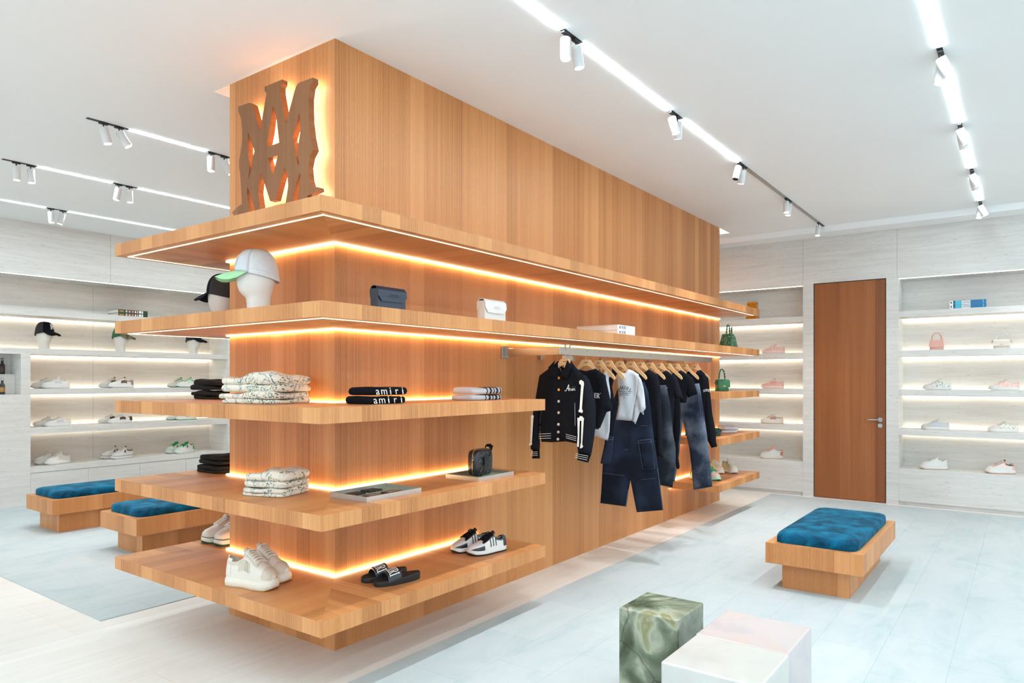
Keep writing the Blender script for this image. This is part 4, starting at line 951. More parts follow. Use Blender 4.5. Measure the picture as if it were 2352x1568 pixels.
for k, lb in enumerate(('blue book below its twin on the top shelf right of the door', 'blue book above its twin on the top shelf right of the door')):
    book((9.69, .55, 2.3205+.046*k), math.radians(-90), .35, .27, .0455, 'blue_cover', lb, 'blue books on the far wall', extra=[(-.175,-.14,.0,1,'white_cover'),(-.165,-.155,.3,.8,'navy_leather'),(-.14,-.12,.5,1,'navy_leather'),(-.12,-.06,.0,1,'cyan_print'),(-.06,.03,.05,.95,'white_cover'),(.145,.155,.1,.9,'cyan_print')], text='SURFING', ink='ink', tsize=.04, tx=-.015)
# ---------------------------------------------------------------- handbags
def handle(m, x0, x1, z0, h, y=0, r=.007, twist=True, n=26, lean=0):
    path = []
    for k in range(n+1):
        a = math.pi*k/n; path.append(((x0+x1)/2-(x1-x0)/2*math.cos(a), y+lean*math.sin(a), z0+h*max(0.0, math.sin(a))**.8))
    if twist:
        for s in (0, math.pi):
            m.tube([(p[0]+r*.8*math.cos(k*1.3+s), p[1]+r*.8*math.sin(k*1.3+s), p[2]) for k, p in enumerate(path)], r*.75, 6)
    else: m.tube(path, r, 8)
def handbag(loc, rz, W_, H_, D_, mat, hm, label, hh=.10, flap=True, bow=False, group=None, hx=.7, tassel=None, twohandle=False, taper=.85):
    t = thing('handbag', label, 'handbag', loc, rz, group)
    m = MB()
    def ring(z, k): 
        w_, d_ = W_/2*k, D_/2*k; out = []
        for j in range(28):
            a = 2*math.pi*j/28; out.append((w_*math.copysign(abs(math.cos(a))**.35, math.cos(a)), d_*math.copysign(abs(math.sin(a))**.5, math.sin(a)), z))
        return out
    m.loft([ring(0, .92), ring(.008, 1.0), ring(H_*.5, (1+taper)/2), ring(H_*.95, taper), ring(H_, taper*.92)]); m.build('body', mat, t)
    if flap:
        m = MB(); w_ = W_/2*1.01; d_ = D_/2
        rows = [[(-w_*.93, d_*.5, H_+.002), (0, d_*.5, H_+.004), (w_*.93, d_*.5, H_+.002)], [(-w_*.95, -d_*.8, H_+.001), (0, -d_*.8, H_+.003), (w_*.95, -d_*.8, H_+.001)], [(-w_*.98, -d_-.003, H_*.85), (0, -d_-.004, H_*.85), (w_*.98, -d_-.003, H_*.85)], [(-w_, -d_-.005, H_*.32), (0, -d_-.006, H_*.30), (w_, -d_-.005, H_*.32)]]
        m.grid(rows, smooth=False); o = m.build('flap', mat, t); s_ = o.modifiers.new('thickness', 'SOLIDIFY'); s_.thickness = .003
        m = MB(); m.box(-.014, -d_-.009, H_*.42, .014, -d_-.006, H_*.46); m.box(-.008, -d_-.009, H_*.48, .008, -d_-.006, H_*.51); m.build('clasp', 'brass', t)
    m = MB(); handle(m, -W_/2*hx, W_/2*hx, H_-.006, hh, y=(-D_*.22 if twohandle else 0)); m.build('handle', hm, t)
    if twohandle: m = MB(); handle(m, -W_/2*hx, W_/2*hx, H_-.006, hh, y=D_*.22); m.build('handle', hm, t)
    if bow:
        for s in (-1, 1):
            m = MB(); o_ = (s*W_*.36, -D_/2-.012, H_*.98)
            m.face([o_, (s*W_*.22, -D_/2-.010, H_*.84), (s*W_*.52, -D_/2-.009, H_*.34), (s*W_*.53, -D_/2-.009, H_*.62)]); q = m.build('scarf_end', hm, t); s_ = q.modifiers.new('thickness', 'SOLIDIFY'); s_.thickness = .004
    if tassel:
        for s in (-1, 1):
            m = MB(); m.tube([(s*W_*.42, 0, H_), (s*W_*.55, -.005, H_*.92), (s*W_*.62, -.008, H_*.66)], [.005, .007, .009], 7); m.build('scarf_end', tassel, t)
    return t
RZ = math.radians(-90)      # front towards -x
gb = 'handbags on the far wall'
handbag((9.66, .862, 1.8505), RZ, .145, .115, .06, 'pink_leather', 'pink_leather', 'small pink handbag with twisted handle and scarf ends', .095, bow=True, group=gb, taper=.94)
handbag((9.66, .232, 1.8505), RZ, .155, .100, .06, 'warm_white', 'white_leather', 'small ivory handbag with braided handle at the right edge', .095, group=gb, tassel='cream_leather', taper=.96)
handbag((7.93, 2.76, SL2), math.radians(0), .19, .165, .19, 'bandana_green', 'bandana_green', 'green paisley tote with two handles on the second oak shelf', .115, flap=False, twohandle=False, hx=.55, tassel='bandana_green', taper=.62)
handbag((8.16, 2.80, SL2), math.radians(20), .17, .15, .15, 'bandana_green', 'bandana_green', 'green paisley tote standing right behind the first one', .115, flap=False, hx=.5, tassel='bandana_green', taper=.6)
handbag((7.50, 2.68, SL3), math.radians(-38), .14, .125, .085, 'bag_green', 'bandana_green', 'plain green flap bag with printed handle on the third oak shelf', .12, group=None, hx=.52, tassel='bandana_green', taper=.92)
# amber vase
t = thing('vase', 'amber glass block vase on the topmost shelf left of the door', 'vase', (9.68, 3.03, 2.3205))
m = MB(); m.loft([[(x*k, y*k*1.0, z) for x, y in ((-.05,-.07),(.05,-.07),(.05,.07),(-.05,.07))] for z, k in ((0, 1.12), (.08, 1.02), (.10, .98), (.20, .90), (.225, .96), (.24, .86))], smooth=False); m.build('body', 'amber_glass', t, bevel=.006)
m = MB(); m.loft([[(x*k, y*k, z) for x, y in ((-.05,-.07),(.05,-.07),(.05,.07),(-.05,.07))] for z, k in ((.2402, .80), (.2424, .80))], smooth=False); m.build('rim', 'amber_dark', t)
# small dark bottles in the far left niche
def bottle(loc, label, mid):
    t = thing('bottle', label, 'bottle', loc, 0, 'dark bottles in the small niche'); m = MB()
    c = lambda z, r: [(r*math.cos(a*math.pi/8), r*math.sin(a*math.pi/8), z) for a in range(16)]
    m.loft([c(0,.026), c(.004,.028), c(.11,.028), c(.125,.018), c(.135,.014), c(.19,.014), c(.192,.010)]); m.build('body', 'black_leather', t)
    m = MB(); m.loft([c(.03,.0286), c(.085,.0286)], caps=False); m.build('label', mid, t)
    m = MB(); m.loft([c(.165,.0148), c(.194,.0148), c(.195,.006)]); m.build('cap', 'chrome', t)
bottle((3.13, 9.88, 1.566), 'dark bottle on the raised step of the small niche at far left', 'dark_brown')
bottle((3.08, 9.72, 1.326), 'dark bottle with a gold brown band, lower in the small niche', 'gold_label')

# ---------------------------------------------------------------- folded clothes
def folded(name, loc, rz, W_, D_, H_, mat, label, cat, group, seed=1, rough=1.0, layers=2, prints=None, bulge=0.0, stripes=None):
    """fold edges on the local -y side; W along x"""
    rnd = random.Random(seed); t = thing(name, label, cat, loc, rz, group)
    ph = [rnd.uniform(0, 6.28) for _ in range(8)]
    h = H_/layers
    for q in range(layers):
        m = MB(); n, k_ = 64, 7; rows = []
        dx_, dy_ = rnd.uniform(-.012, .012)*rough, rnd.uniform(-.008, .008)*rough
        sx_, sy_ = 1-.05*rough*rnd.random(), 1-.05*rough*rnd.random()
        def ring(g, z, fz=1.0):
            out = []
            for j in range(n):
                a = 2*math.pi*j/n; c_, s_ = math.cos(a), math.sin(a); p = 7.0; rr = (abs(c_)**p+abs(s_)**p)**(-1/p)
                x, y = c_*rr*(W_/2*sx_-g)+dx_, s_*rr*(D_/2*sy_-g)+dy_
                wob = rough*.006*(math.sin(3*a+ph[q])+math.sin(5*a+ph[q+2]))
                zz = z+fz*rough*(.30*h*math.sin(x*16+ph[q+1])*math.sin(y*13+ph[q+3])+.16*h*math.sin(x*43+y*29+ph[q])*.6)*min(1, z/h+.1)
                zz += fz*bulge*math.exp(-((x-W_*.22)**2/(W_*.28)**2))*(q == layers-1)
                out.append((x*(1+wob), y*(1+wob), max(z*.2, zz)))
            return out
        r0 = h*.48; z0 = q*h
        prof = [(.35*h+.012, 0), (.012, 0)]+[(r0*(1-math.cos(a)), 0) for a in ()]
        for g, z, fz in ((.05, 0, 0), (h*.35, 0, 0), (h*.1, h*.12, .2), (0, h*.45, .6), (h*.08, h*.82, .9), (h*.3, h*1.0, 1), (W_*.12, h*1.04, 1), (W_*.25, h*1.05, 1), (W_*.38, h*1.05, 1)):
            rows.append([(p[0], p[1], p[2]+z0) for p in ring(g, z, fz)])
        m.loft(rows); m.build('fold' if layers > 1 else 'cloth', mat, t)
    if prints:
        for z, hh_ in prints:
            for k, c in enumerate('AMIRI'):
                wd, polys = GLYPH[c]; m = MB(); 
                x_ = -W_*.24+W_*.155*k
                for poly in polys: m.face([(x_+px*hh_*1.2-.5*wd*hh_, -D_/2-.0035+abs(z+(py-.5)*hh_-h*(.5+int(z/h)))**2*4, z+(py-.5)*hh_) for px, py in poly])
                m.build('lettering', 'white_print', t)
    if stripes:
        for x_ in stripes:
            m = MB(); path = [(x_, -D_/2+D_*.4*(1-k/6), H_+.0015) for k in range(6)]+[(x_, -D_/2-.004+.5*H_*(1-math.sin(math.pi*k/8)), H_*.5+H_*.5*math.cos(math.pi*k/8)) for k in range(1, 8)]
            m.tube(path, .0028, 6); m.build('stripe', 'ink', t)
    return t
gf = 'floral pullovers folded on the oak shelves'
def pile(loc, rz, W_, D_, hs, mat, labs, name, cat, group, seed, rough=1.0, **k):
    z = loc[2]
    for i, (h, lb) in enumerate(zip(hs, labs)):
        folded(name, (loc[0]+.006*i, loc[1]-.004*i, z), rz+.03*i, W_, D_, h, mat, lb, cat, group, seed+i, rough, **k); z += h*1.16+.004
pile((2.285, 3.36, SL3), math.radians(-75), .40, .34, (.050, .080), 'floral_cloth', ('floral cream pullover at the bottom of the larger pile, third oak shelf', 'floral cream pullover on top of the larger pile, third oak shelf'), 'folded_pullover', 'folded clothing', gf, 5, 1.0, bulge=.018)
pile((2.275, 3.245, SL4), math.radians(-72), .27, .27, (.036, .072), 'floral_cloth', ('floral cream garment at the bottom of the smaller pile, fourth oak shelf', 'floral cream garment on top of the smaller pile, fourth oak shelf'), 'folded_shorts', 'folded clothing', 'floral shorts folded on the oak shelves', 9, 1.0, bulge=.012)
pile((2.63, 4.33, SL3), math.radians(-88), .30, .34, (.048, .060), 'charcoal_cloth', ('black folded pullover, lower of two, behind the larger floral pile', 'black folded pullover, upper of two, behind the larger floral pile'), 'folded_pullover', 'folded clothing', 'black folded pullovers', 15, 1.2)
pile((2.64, 4.32, SL4), math.radians(-88), .26, .30, (.046, .052), 'charcoal_cloth', ('black folded trousers, lower of two, beside the oak core edge', 'black folded trousers, upper of two, beside the oak core edge'), 'folded_trousers', 'folded clothing', 'black folded trousers', 21, .8)
pile((2.585, 2.80, SL3), math.radians(4), .31, .19, (.036, .040), 'black_cloth', ('black folded shirt with white letters, lower of two', 'black folded shirt with white letters, upper of two'), 'folded_shirt', 'folded clothing', 'black folded shirts', 31, .35, layers=1, prints=None)
pile((3.425, 2.80, SL3), math.radians(2), .33, .19, (.030, .036), 'white_cloth', ('white folded shirt with thin dark stripes, lower of two', 'white folded shirt with thin dark stripes, upper of two'), 'folded_shirt', 'folded clothing', 'striped white folded shirts', 37, .45, layers=1, stripes=(-.03,.005,.015,.045,.075,.085,.118))
pile((7.46, 2.80, SL4), math.radians(35), .24, .20, (.03, .034), 'teal_cloth', ('dark green folded shirt, lower of two, on the far fourth shelf', 'dark green folded shirt, upper of two, on the far fourth shelf'), 'folded_shirt', 'folded clothing', 'green folded shirts', 41, .5, layers=1)
pile((8.00, 2.80, SL4), math.radians(30), .30, .20, (.028, .034), 'white_cloth', ('white folded shirt with black cuff print, lower of two, far fourth shelf', 'white folded shirt with black cuff print, upper of two, far fourth shelf'), 'folded_shirt', 'folded clothing', 'white folded shirts', 45, .7, layers=1, stripes=(.10, .112, .125))
# white capitals on the fold of the two black shirts
for i, o in enumerate([q for q in COL.objects if q.get('group') == 'black folded shirts']):
    H_ = (.036, .040)[i]; D_ = .19*.99
    for k, c in enumerate('amiri'):
        lit_mesh('lettering', c, .056, 'white_print', o, (-.112+.050*k, -D_/2-.0045, H_*.10), (math.radians(80), 0, 0), sx=(1.25 if c != 'i' else 1.6))

# ---------------------------------------------------------------- trays
def tray(x0, y0, x1, y1, z, label):
    W = ((x0+x1)/2, (y0+y1)/2, z); t = thing('display_tray', label, 'tray', W, 0, 'silver rimmed display trays'); h = .026; k = .006
    m = MB()
    m.box(x0, y0, z, x1, y0+k, z+h); m.box(x0, y1-k, z, x1, y1, z+h); m.box(x0, y0+k, z, x0+k, y1-k, z+h); m.box(x1-k, y0+k, z, x1, y1-k, z+h); m.build('rim', 'tray_silver', t, W)
    m = MB(); m.box(x0+k, y0+k, z, x1-k, y1-k, z+.008); m.build('base', 'tray_green', t, W)
tray(2.363, 2.632, 2.752, 2.908, SL4, 'silver tray with green base holding four small black wallets')
tray(3.235, 2.628, 3.590, 2.890, SL4, 'silver tray with green base holding the black camera bag')
gw = 'small black wallets on the tray'
for x, y, r, lb, mt in ((2.452, 2.825, 3, 'studded black wallet at the left rear of the tray', 'studded_black'), (2.585, 2.842, 4, 'studded black wallet at the right rear of the tray', 'studded_black'), (2.475, 2.703, 2, 'black wallet with white letters at the left front of the tray', 'black_leather'), (2.610, 2.712, 3, 'black wallet with white letters at the right front of the tray', 'black_leather')):
    t = thing('card_wallet', lb, 'wallet', (x, y, SL4+.0082), math.radians(r), gw)
    m = MB(); m.box(-.05, -.034, 0, .05, .034, .009); m.build('body', mt, t, bevel=.003)
    m = MB(); m.box(-.048, -.0345, .0035, .048, -.0335, .0055); m.build('seam', 'black_rubber', t)
    if mt == 'black_leather': serif('AMIRI', .018, lambda u, v, d: (u, v, .0095)).build('lettering', 'white_print', t)
# camera bag
cb = thing('camera_bag', 'black camera bag covered in small silver charms, standing in the tray', 'bag', (3.435, 2.775, SL4+.0082), math.radians(8))
m = MB()
def rr(w_, h_, y, n=36, p=5.0, zc=.082): 
    o = []
    for j in range(n):
        a = 2*math.pi*j/n; q = (abs(math.cos(a))**p+abs(math.sin(a))**p)**(-1/p); o.append((w_*math.cos(a)*q, y, zc+h_*math.sin(a)*q))
    return o
m.loft([rr(.088, .074, -.036), rr(.096, .081, -.031), rr(.097, .082, 0), rr(.096, .081, .031), rr(.088, .074, .036)]); m.build('body', 'black_leather', cb)
m = MB(); m.tube([(p[0]*1.005, 0, p[2]) for p in rr(.097, .082, 0)][2:34], .0035, 6); m.build('zipper', 'brass', cb)
rnd = random.Random(3); m = MB()
for k in range(46):
    u, v = rnd.uniform(-.078, .078), rnd.uniform(-.066, .066)
    if abs(u) < .035 and abs(v) < .045: continue
    s = rnd.uniform(.003, .0055); m.tube([(u+s*math.cos(a), -.0375, .082+v+s*math.sin(a)) for a in (0, 1.26, 2.51, 3.77, 5.03, 6.28)], .0013, 5)
m.build('charms', 'chrome', cb)['kind'] = 'stuff'
m = MB(); rows = []
for k in range(9):
    f = k/8; x = .075-.135*f; z = .165-.155*f; y = -.041-.004*math.sin(math.pi*f)
    rows.append([(x-.014, y, z-.012), (x+.014, y, z+.012)])
m.grid(rows, smooth=False); m.grid([[(.061, -.041, .153), (.089, -.041, .177)], [(.070, -.02, .172), (.092, -.02, .190)], [(.075, .01, .176), (.095, .01, .186)], [(.085, .02, .15), (.10, .02, .16)]]); o = m.build('strap', 'black_cloth', cb); s_ = o.modifiers.new('thickness', 'SOLIDIFY'); s_.thickness = .002
m = MB(); m.tube([(-.070, -.05, .045), (-.042, -.05, .052), (-.036, -.05, .012), (-.064, -.05, .006), (-.070, -.05, .045)], .0022, 6); m.build('buckle', 'brass', cb)
m = MB(); m.tube([(-.098, 0, .125), (-.110, -.006, .118), (-.106, -.014, .100), (-.094, -.010, .108), (-.098, 0, .125)], .003, 6); m.build('ring', 'chrome', cb)
mono_plate(lambda u, v, d: (.0+u*.07, -.0475-d, .085+v*.07), .002).build('emblem', 'black_leather', cb)

# ---------------------------------------------------------------- hangers and hanging clothes
G = {
 'j_body': (0,[(2.661,1.634),(2.718,1.592),(2.82,1.531),(2.827,1.348),(2.815,1.176),(2.804,1.055),(2.718,1.056),(2.599,1.068),(2.489,1.056),(2.468,1.168),(2.453,1.375),(2.436,1.519),(2.519,1.587),(2.559,1.632),(2.574,1.588),(2.611,1.515),(2.655,1.589)]),
 'j_rs': (0,[(2.465,1.535),(2.43,1.53),(2.4,1.499),(2.377,1.438),(2.354,1.367),(2.349,1.275),(2.351,1.194),(2.362,1.107),(2.38,1.009),(2.389,0.985),(2.489,1.002),(2.495,1.038),(2.486,1.168),(2.468,1.323),(2.459,1.452)]),
 'j_rc': (0,[(2.489,1.003),(2.389,0.986),(2.409,0.934),(2.498,0.947)]),
 'j_ls': (0,[(2.82,1.528),(2.833,1.466),(2.853,1.369),(2.873,1.271),(2.889,1.151),(2.896,0.999),(2.879,0.988),(2.817,0.992),(2.814,1.014),(2.815,1.154),(2.807,1.316),(2.801,1.477)]),
 'j_lc': (0,[(2.876,0.989),(2.817,0.993),(2.814,0.935),(2.883,0.93)]),
 'j_cl': (0,[(2.661,1.636),(2.718,1.589),(2.721,1.531),(2.714,1.494),(2.633,1.521),(2.625,1.53),(2.655,1.578),(2.67,1.605)]),
 'j_cr': (0,[(2.562,1.637),(2.526,1.592),(2.544,1.541),(2.568,1.496),(2.624,1.524),(2.583,1.583)]),
 'j_b1': (0,[(2.451,1.491),(2.436,1.499),(2.415,1.486),(2.413,1.468),(2.418,1.442),(2.43,1.304),(2.421,1.286),(2.43,1.273),(2.445,1.28),(2.456,1.28),(2.456,1.29),(2.448,1.301),(2.445,1.35),(2.436,1.463),(2.451,1.473)]),
 'j_b2': (0,[(2.465,1.241),(2.451,1.241),(2.445,1.254),(2.427,1.252),(2.412,1.237),(2.415,1.222),(2.427,1.062),(2.419,1.047),(2.433,1.035),(2.445,1.035),(2.436,1.077),(2.433,1.221),(2.446,1.221),(2.452,1.071),(2.453,1.043),(2.467,1.045),(2.467,1.065),(2.462,1.117)]),
 'j_b3': (0,[(2.866,1.239),(2.854,1.249),(2.841,1.242),(2.845,1.223),(2.858,1.05),(2.856,1.036),(2.873,1.026),(2.885,1.029),(2.879,1.043),(2.873,1.049),(2.869,1.125)]),
 'j_btn': (0,[(2.629,1.512),(2.63,1.43),(2.632,1.349),(2.632,1.27),(2.634,1.188),(2.635,1.135),(2.638,1.085)]),
 'j_zip': (0,[(2.765,1.338),(2.791,1.188),(2.501,1.341),(2.498,1.183)]),
 'j_txt': (0,[(2.583,1.415),(2.498,1.413),(2.583,1.447)]),
 'j_hem': (0,[(2.801,1.113),(2.699,1.121),(2.801,1.081),(2.699,1.089),(2.575,1.122),(2.491,1.108),(2.574,1.097),(2.492,1.082)]),
 'j_cufs': (0,[(2.489,0.994),(2.392,0.983),(2.495,0.968),(2.4,0.956),(2.876,0.978),(2.819,0.985),(2.878,0.954),(2.817,0.96)]),
 't2_body': (1,[(2.781,1.538),(2.686,1.579),(2.612,1.563),(2.524,1.581),(2.445,1.53),(2.435,1.411),(2.485,1.285),(2.499,1.142),(2.742,1.132),(2.758,1.408)]),
 't2_s': (1,[(2.463,1.543),(2.438,1.518),(2.421,1.449),(2.399,1.365),(2.373,1.284),(2.428,1.267),(2.481,1.152),(2.517,1.164),(2.517,1.262),(2.492,1.411)]),
 't3_body': (2,[(2.706,1.565),(2.683,1.572),(2.66,1.512),(2.578,1.512),(2.545,1.58),(2.511,1.57),(2.519,1.499),(2.504,1.408),(2.504,1.245),(2.511,1.115),(2.526,1.043),(2.623,1.071),(2.737,1.072),(2.725,1.406)]),
 't4_body': (3,[(2.703,1.574),(2.68,1.58),(2.657,1.519),(2.585,1.519),(2.573,1.586),(2.525,1.555),(2.558,1.505),(2.573,1.445),(2.558,1.365),(2.536,1.342),(2.521,1.349),(2.517,1.316),(2.536,1.228),(2.57,1.073),(2.672,1.065),(2.726,1.097),(2.719,1.403)]),
 't5_body': (4,[(2.621,1.536),(2.633,1.483),(2.625,1.421),(2.618,1.373),(2.617,1.306),(2.633,1.226),(2.642,1.181),(2.497,1.176),(2.48,1.266),(2.447,1.397),(2.432,1.483),(2.442,1.542),(2.499,1.573),(2.53,1.583),(2.557,1.553),(2.601,1.554),(2.614,1.563)]),
 't5_s': (4,[(2.451,1.546),(2.418,1.501),(2.399,1.44),(2.387,1.363),(2.38,1.285),(2.383,1.272),(2.395,1.261),(2.395,1.226),(2.428,1.25),(2.466,1.152),(2.494,1.176),(2.478,1.287),(2.454,1.418)]),
 't5_txt': (4,[(2.606,1.412),(2.492,1.396),(2.601,1.443),(2.499,1.431),(2.616,1.421),(2.562,1.387)]),
 'c_body': (5,[(2.701,1.484),(2.486,1.481),(2.452,1.401),(2.429,1.261),(2.402,1.026),(2.365,0.795),(2.322,0.467),(2.553,0.424),(2.582,0.555),(2.61,0.681),(2.626,0.598),(2.647,0.46),(2.889,0.463),(2.876,0.629),(2.866,0.798),(2.847,0.996),(2.81,1.179),(2.753,1.362)]),
 'c_p1': (5,[(2.521,1.02),(2.399,1.036),(2.365,0.788),(2.478,0.776)]),
 'c_p2': (5,[(2.81,1.03),(2.737,1.038),(2.765,0.799),(2.864,0.802)]),
 'c_s': (5,[(2.658,0.927),(2.517,0.948),(2.598,0.682),(2.361,0.721),(2.872,0.724),(2.626,0.717),(2.59,1.13),(2.429,1.132)]),
 'g7_body': (6,[(2.73,1.558),(2.681,1.579),(2.589,1.542),(2.53,1.589),(2.452,1.542),(2.429,1.452),(2.429,1.005),(2.73,0.99),(2.746,1.395)]),
 'g7_s': (6,[(2.475,1.549),(2.444,1.535),(2.421,1.452),(2.409,1.22),(2.4,1.042),(2.4,0.861),(2.448,0.872),(2.463,1.039),(2.483,1.398)]),
 'g8_body': (7,[(2.664,1.45),(2.455,1.455),(2.416,1.286),(2.393,1.049),(2.37,0.93),(2.37,0.784),(2.399,0.596),(2.551,0.608),(2.575,1.022),(2.599,0.611),(2.705,0.621),(2.697,1.092)]),
 'g9_body': (8,[(2.738,1.553),(2.696,1.584),(2.621,1.537),(2.539,1.586),(2.459,1.536),(2.435,1.469),(2.463,1.317),(2.479,1.011),(2.725,0.999),(2.747,1.312)]),
 'g9_s': (8,[(2.479,1.552),(2.443,1.529),(2.423,1.487),(2.379,1.345),(2.411,1.33),(2.451,1.337),(2.471,1.431)]),
 'g9_p': (8,[(2.584,1.434),(2.519,1.377),(2.572,1.312)]),
 'g10_body': (9,[(2.71,1.554),(2.625,1.546),(2.542,1.561),(2.509,1.506),(2.481,1.274),(2.481,1.081),(2.505,0.832),(2.487,0.725),(2.497,0.704),(2.517,0.707),(2.53,0.768),(2.55,1.0),(2.575,1.155),(2.701,1.151),(2.727,1.388)]),
 'g11_body': (10,[(2.704,1.555),(2.674,1.587),(2.614,1.547),(2.55,1.59),(2.467,1.542),(2.442,1.467),(2.484,1.368),(2.5,1.289),(2.695,1.285),(2.704,1.426)]),
 'g11_s': (10,[(2.492,1.558),(2.434,1.518),(2.41,1.447),(2.389,1.373),(2.48,1.336),(2.5,1.427)]),
 'g12_body': (11,[(2.674,1.449),(2.459,1.466),(2.442,1.385),(2.43,1.304),(2.384,0.991),(2.351,0.7),(2.333,0.515),(2.514,0.468),(2.535,0.69),(2.557,0.869),(2.621,1.116),(2.656,0.805),(2.7,0.529),(2.788,0.547),(2.744,0.966),(2.7,1.258)]),
 'g13_body': (12,[(2.721,1.558),(2.654,1.592),(2.61,1.549),(2.566,1.591),(2.496,1.549),(2.466,1.507),(2.483,1.213),(2.492,0.961),(2.703,0.951),(2.712,1.379)]),
 'g13_s': (12,[(2.509,1.557),(2.466,1.515),(2.449,1.381),(2.427,1.173),(2.393,1.008),(2.391,0.916),(2.378,0.863),(2.436,0.847),(2.479,0.924),(2.505,1.066),(2.513,1.381)]),
 'g13_hood': (12,[(2.601,1.541),(2.574,1.587),(2.535,1.595),(2.496,1.557),(2.492,1.507),(2.544,1.515),(2.579,1.49)]),
}
HX = [4.166, 4.46, 4.641, 4.797, 4.987, 5.178, 5.351, 5.532, 5.721, 5.896, 6.072, 6.282, 6.543]
HOLD = ['the black jacket with bone sleeves', 'the black tee behind the jacket', 'the long white vest', 'the black sleeveless top', 'the cropped white tee', 'the dark cargo jeans', 'the black long-sleeved top', 'the grey jeans', 'the black tee with blue patch', 'the narrow black garment', 'the short black tee', 'the washed jeans', 'the black hoodie']
def make_hanger():
    t = thing('clothes_hanger', '', 'hanger', (0, 2.606, 1.62), 0, 'wooden hangers on the steel rail')
    m = MB(); path = [(0, 0, -.0), (0, 0, .045), (0, .004, .055)]+[(0, .0+.018*math.sin(a)-.0, .085+.030*(-math.cos(a))*.9) for a in [k*.35 for k in range(1, 12)]]
    path = [(0, 0, .0), (0, 0, .04), (0, .012, .054), (0, .022, .070), (0, .024, .088), (0, .016, .104), (0, .002, .111), (0, -.012, .104), (0, -.017, .094)]
    m.tube(path, .0018, 6); m.build('hook', 'chrome', t)
    # body outline (y, z), extruded along x with a rounded profile
    top = [(0,.030),(.030,.030),(.046,.024),(.062,.004),(.085,-.022),(.12,-.048),(.155,-.070),(.185,-.092),(.198,-.108)]
    low = [(.200,-.122),(.190,-.128),(.172,-.116),(.14,-.094),(.11,-.075),(.08,-.052),(.055,-.034),(.03,-.022),(0,-.018)]
    half = top+low
    out = half+[(-y, z) for y, z in reversed(half[1:-1])]
    m = MB(); V, T = cdt_fill(out); n = len(V); xw = .009
    def X(p): return xw+ (.006 if abs(p[0]) > .12 else 0)
    for t_ in T:
        m.face([(-X(V[k]), V[k][0], V[k][1]) for k in t_][::-1]); m.face([(X(V[k]), V[k][0], V[k][1]) for k in t_])
    for k in range(len(out)):
        a, c = out[k], out[(k+1) % len(out)]; m.face([(-X(a), *a), (-X(c), *c), (X(c), *c), (X(a), *a)])
    m.build('body', 'hanger_wood', t, bevel=.003)
    m = MB()
    for k in range(5): m.box(-.0102, .014-.0068*k, .003, -.0092, .0095-.0068*k, .009)
    m.build('printed_mark', 'ink', t)
    return t
h0 = make_hanger()
def copy_tree(o, parent=None):
    c = o.copy(); COL.objects.link(c)
    if parent: c.parent = parent
    for ch in list(o.children):
        if ch != c: copy_tree(ch, c)
    return c
HZ = 1.620
for k, x in enumerate(HX):
    h = h0 if k == 0 else copy_tree(h0)
    h.location = (x, 2.607, HZ); h.rotation_euler = (0, 0, math.radians([8, 14, -14, -12, 0, -12, 0, -12, 0, -12, 0, -12, 0][k]*0.4))
    if k in (0, 1, 4, 6, 8, 9, 10, 12): h.scale = (.4, .74, .92)
    if k == 4: h.scale = (.3, .62, .92)
    h['label'] = 'wooden hanger holding %s' % HOLD[k]
# support: cloth pieces in planes x = HX[k]
def garm(name, label, cat, k, group=None):
    return thing(name, label, cat, (HX[k], 2.615, 1.55), 0, group), (HX[k], 2.615, 1.55)
def piece(nm, key, mat, root, W, T=.018, fold=None, off=0.0, dx=None, res=.014, R=.045, kind=None):
    k, poly = G[key]; m = MB(); cloth(m, poly, T, HX[k]+off, fold, res, dx, R); return weld(m.build(nm, mat, root, W))
def folds(a, f, ph=0, sl=0.2):
    return lambda y, z: a*(math.sin((y+sl*z)*f+ph)+.5*math.sin((y-sl*1.4*z)*f*1.7+ph*2+1))
def decal(nm, key, mat, root, W, off, T=.0012, hole=None):
    k, poly = G[key]; m = MB(); cloth(m, poly, T, HX[k]+off, None, .02, None, .01); return weld(m.build(nm, mat, root, W))
def strip(nm, mat, root, W, pts, x, r=.0015):
    m = MB(); m.tube([(x, y, z) for y, z in pts], r, 5); return m.build(nm, mat, root, W)
# jacket
t, W = garm('jacket', 'black button jacket with white bone patches on its sleeves, first on the rail', 'jacket', 0)
fd = folds(.006, 26, .4, .25)
piece('body', 'j_body', 'black_cloth', t, W, .026, fd, R=.016)
piece('sleeve', 'j_rs', 'navy_black', t, W, .034, folds(.005, 30, 1), off=-.018); piece('sleeve', 'j_ls', 'navy_black', t, W, .030, folds(.004, 30, 2), off=-.004)
piece('cuff', 'j_rc', 'black_cloth', t, W, .026, None, -.016); piece('cuff', 'j_lc', 'black_cloth', t, W, .022, None, -.004)
piece('collar', 'j_cl', 'black_cloth', t, W, .012, None, -.040); piece('collar', 'j_cr', 'black_cloth', t, W, .012, None, -.040)
decal('bone_patch', 'j_b1', 'white_print', t, W, -.0655, .004); decal('bone_patch', 'j_b2', 'white_print', t, W, -.0665, .004); decal('bone_patch', 'j_b3', 'white_print', t, W, -.0425, .004)
cl, cr = G['j_cl'][1], G['j_cr'][1]
m = MB(); cloth(m, [cl[6], cl[7], (2.63, 1.585), (2.58, 1.585), cr[0], cr[5], cr[4], cl[5], cl[4]], .006, HX[0]+.022, None, .02, None, .01); weld(m.build('lining', 'black_cloth', t, W))
x0 = HX[0]
for y, z in G['j_btn'][1]:
    m = MB(); m.cyl((x0-.038, y, z), (-1, 0, 0), .0095, .005, 14); m.build('button', 'brass' if z > 1.35 else 'cream_leather', t, W)
q = G['j_zip'][1]
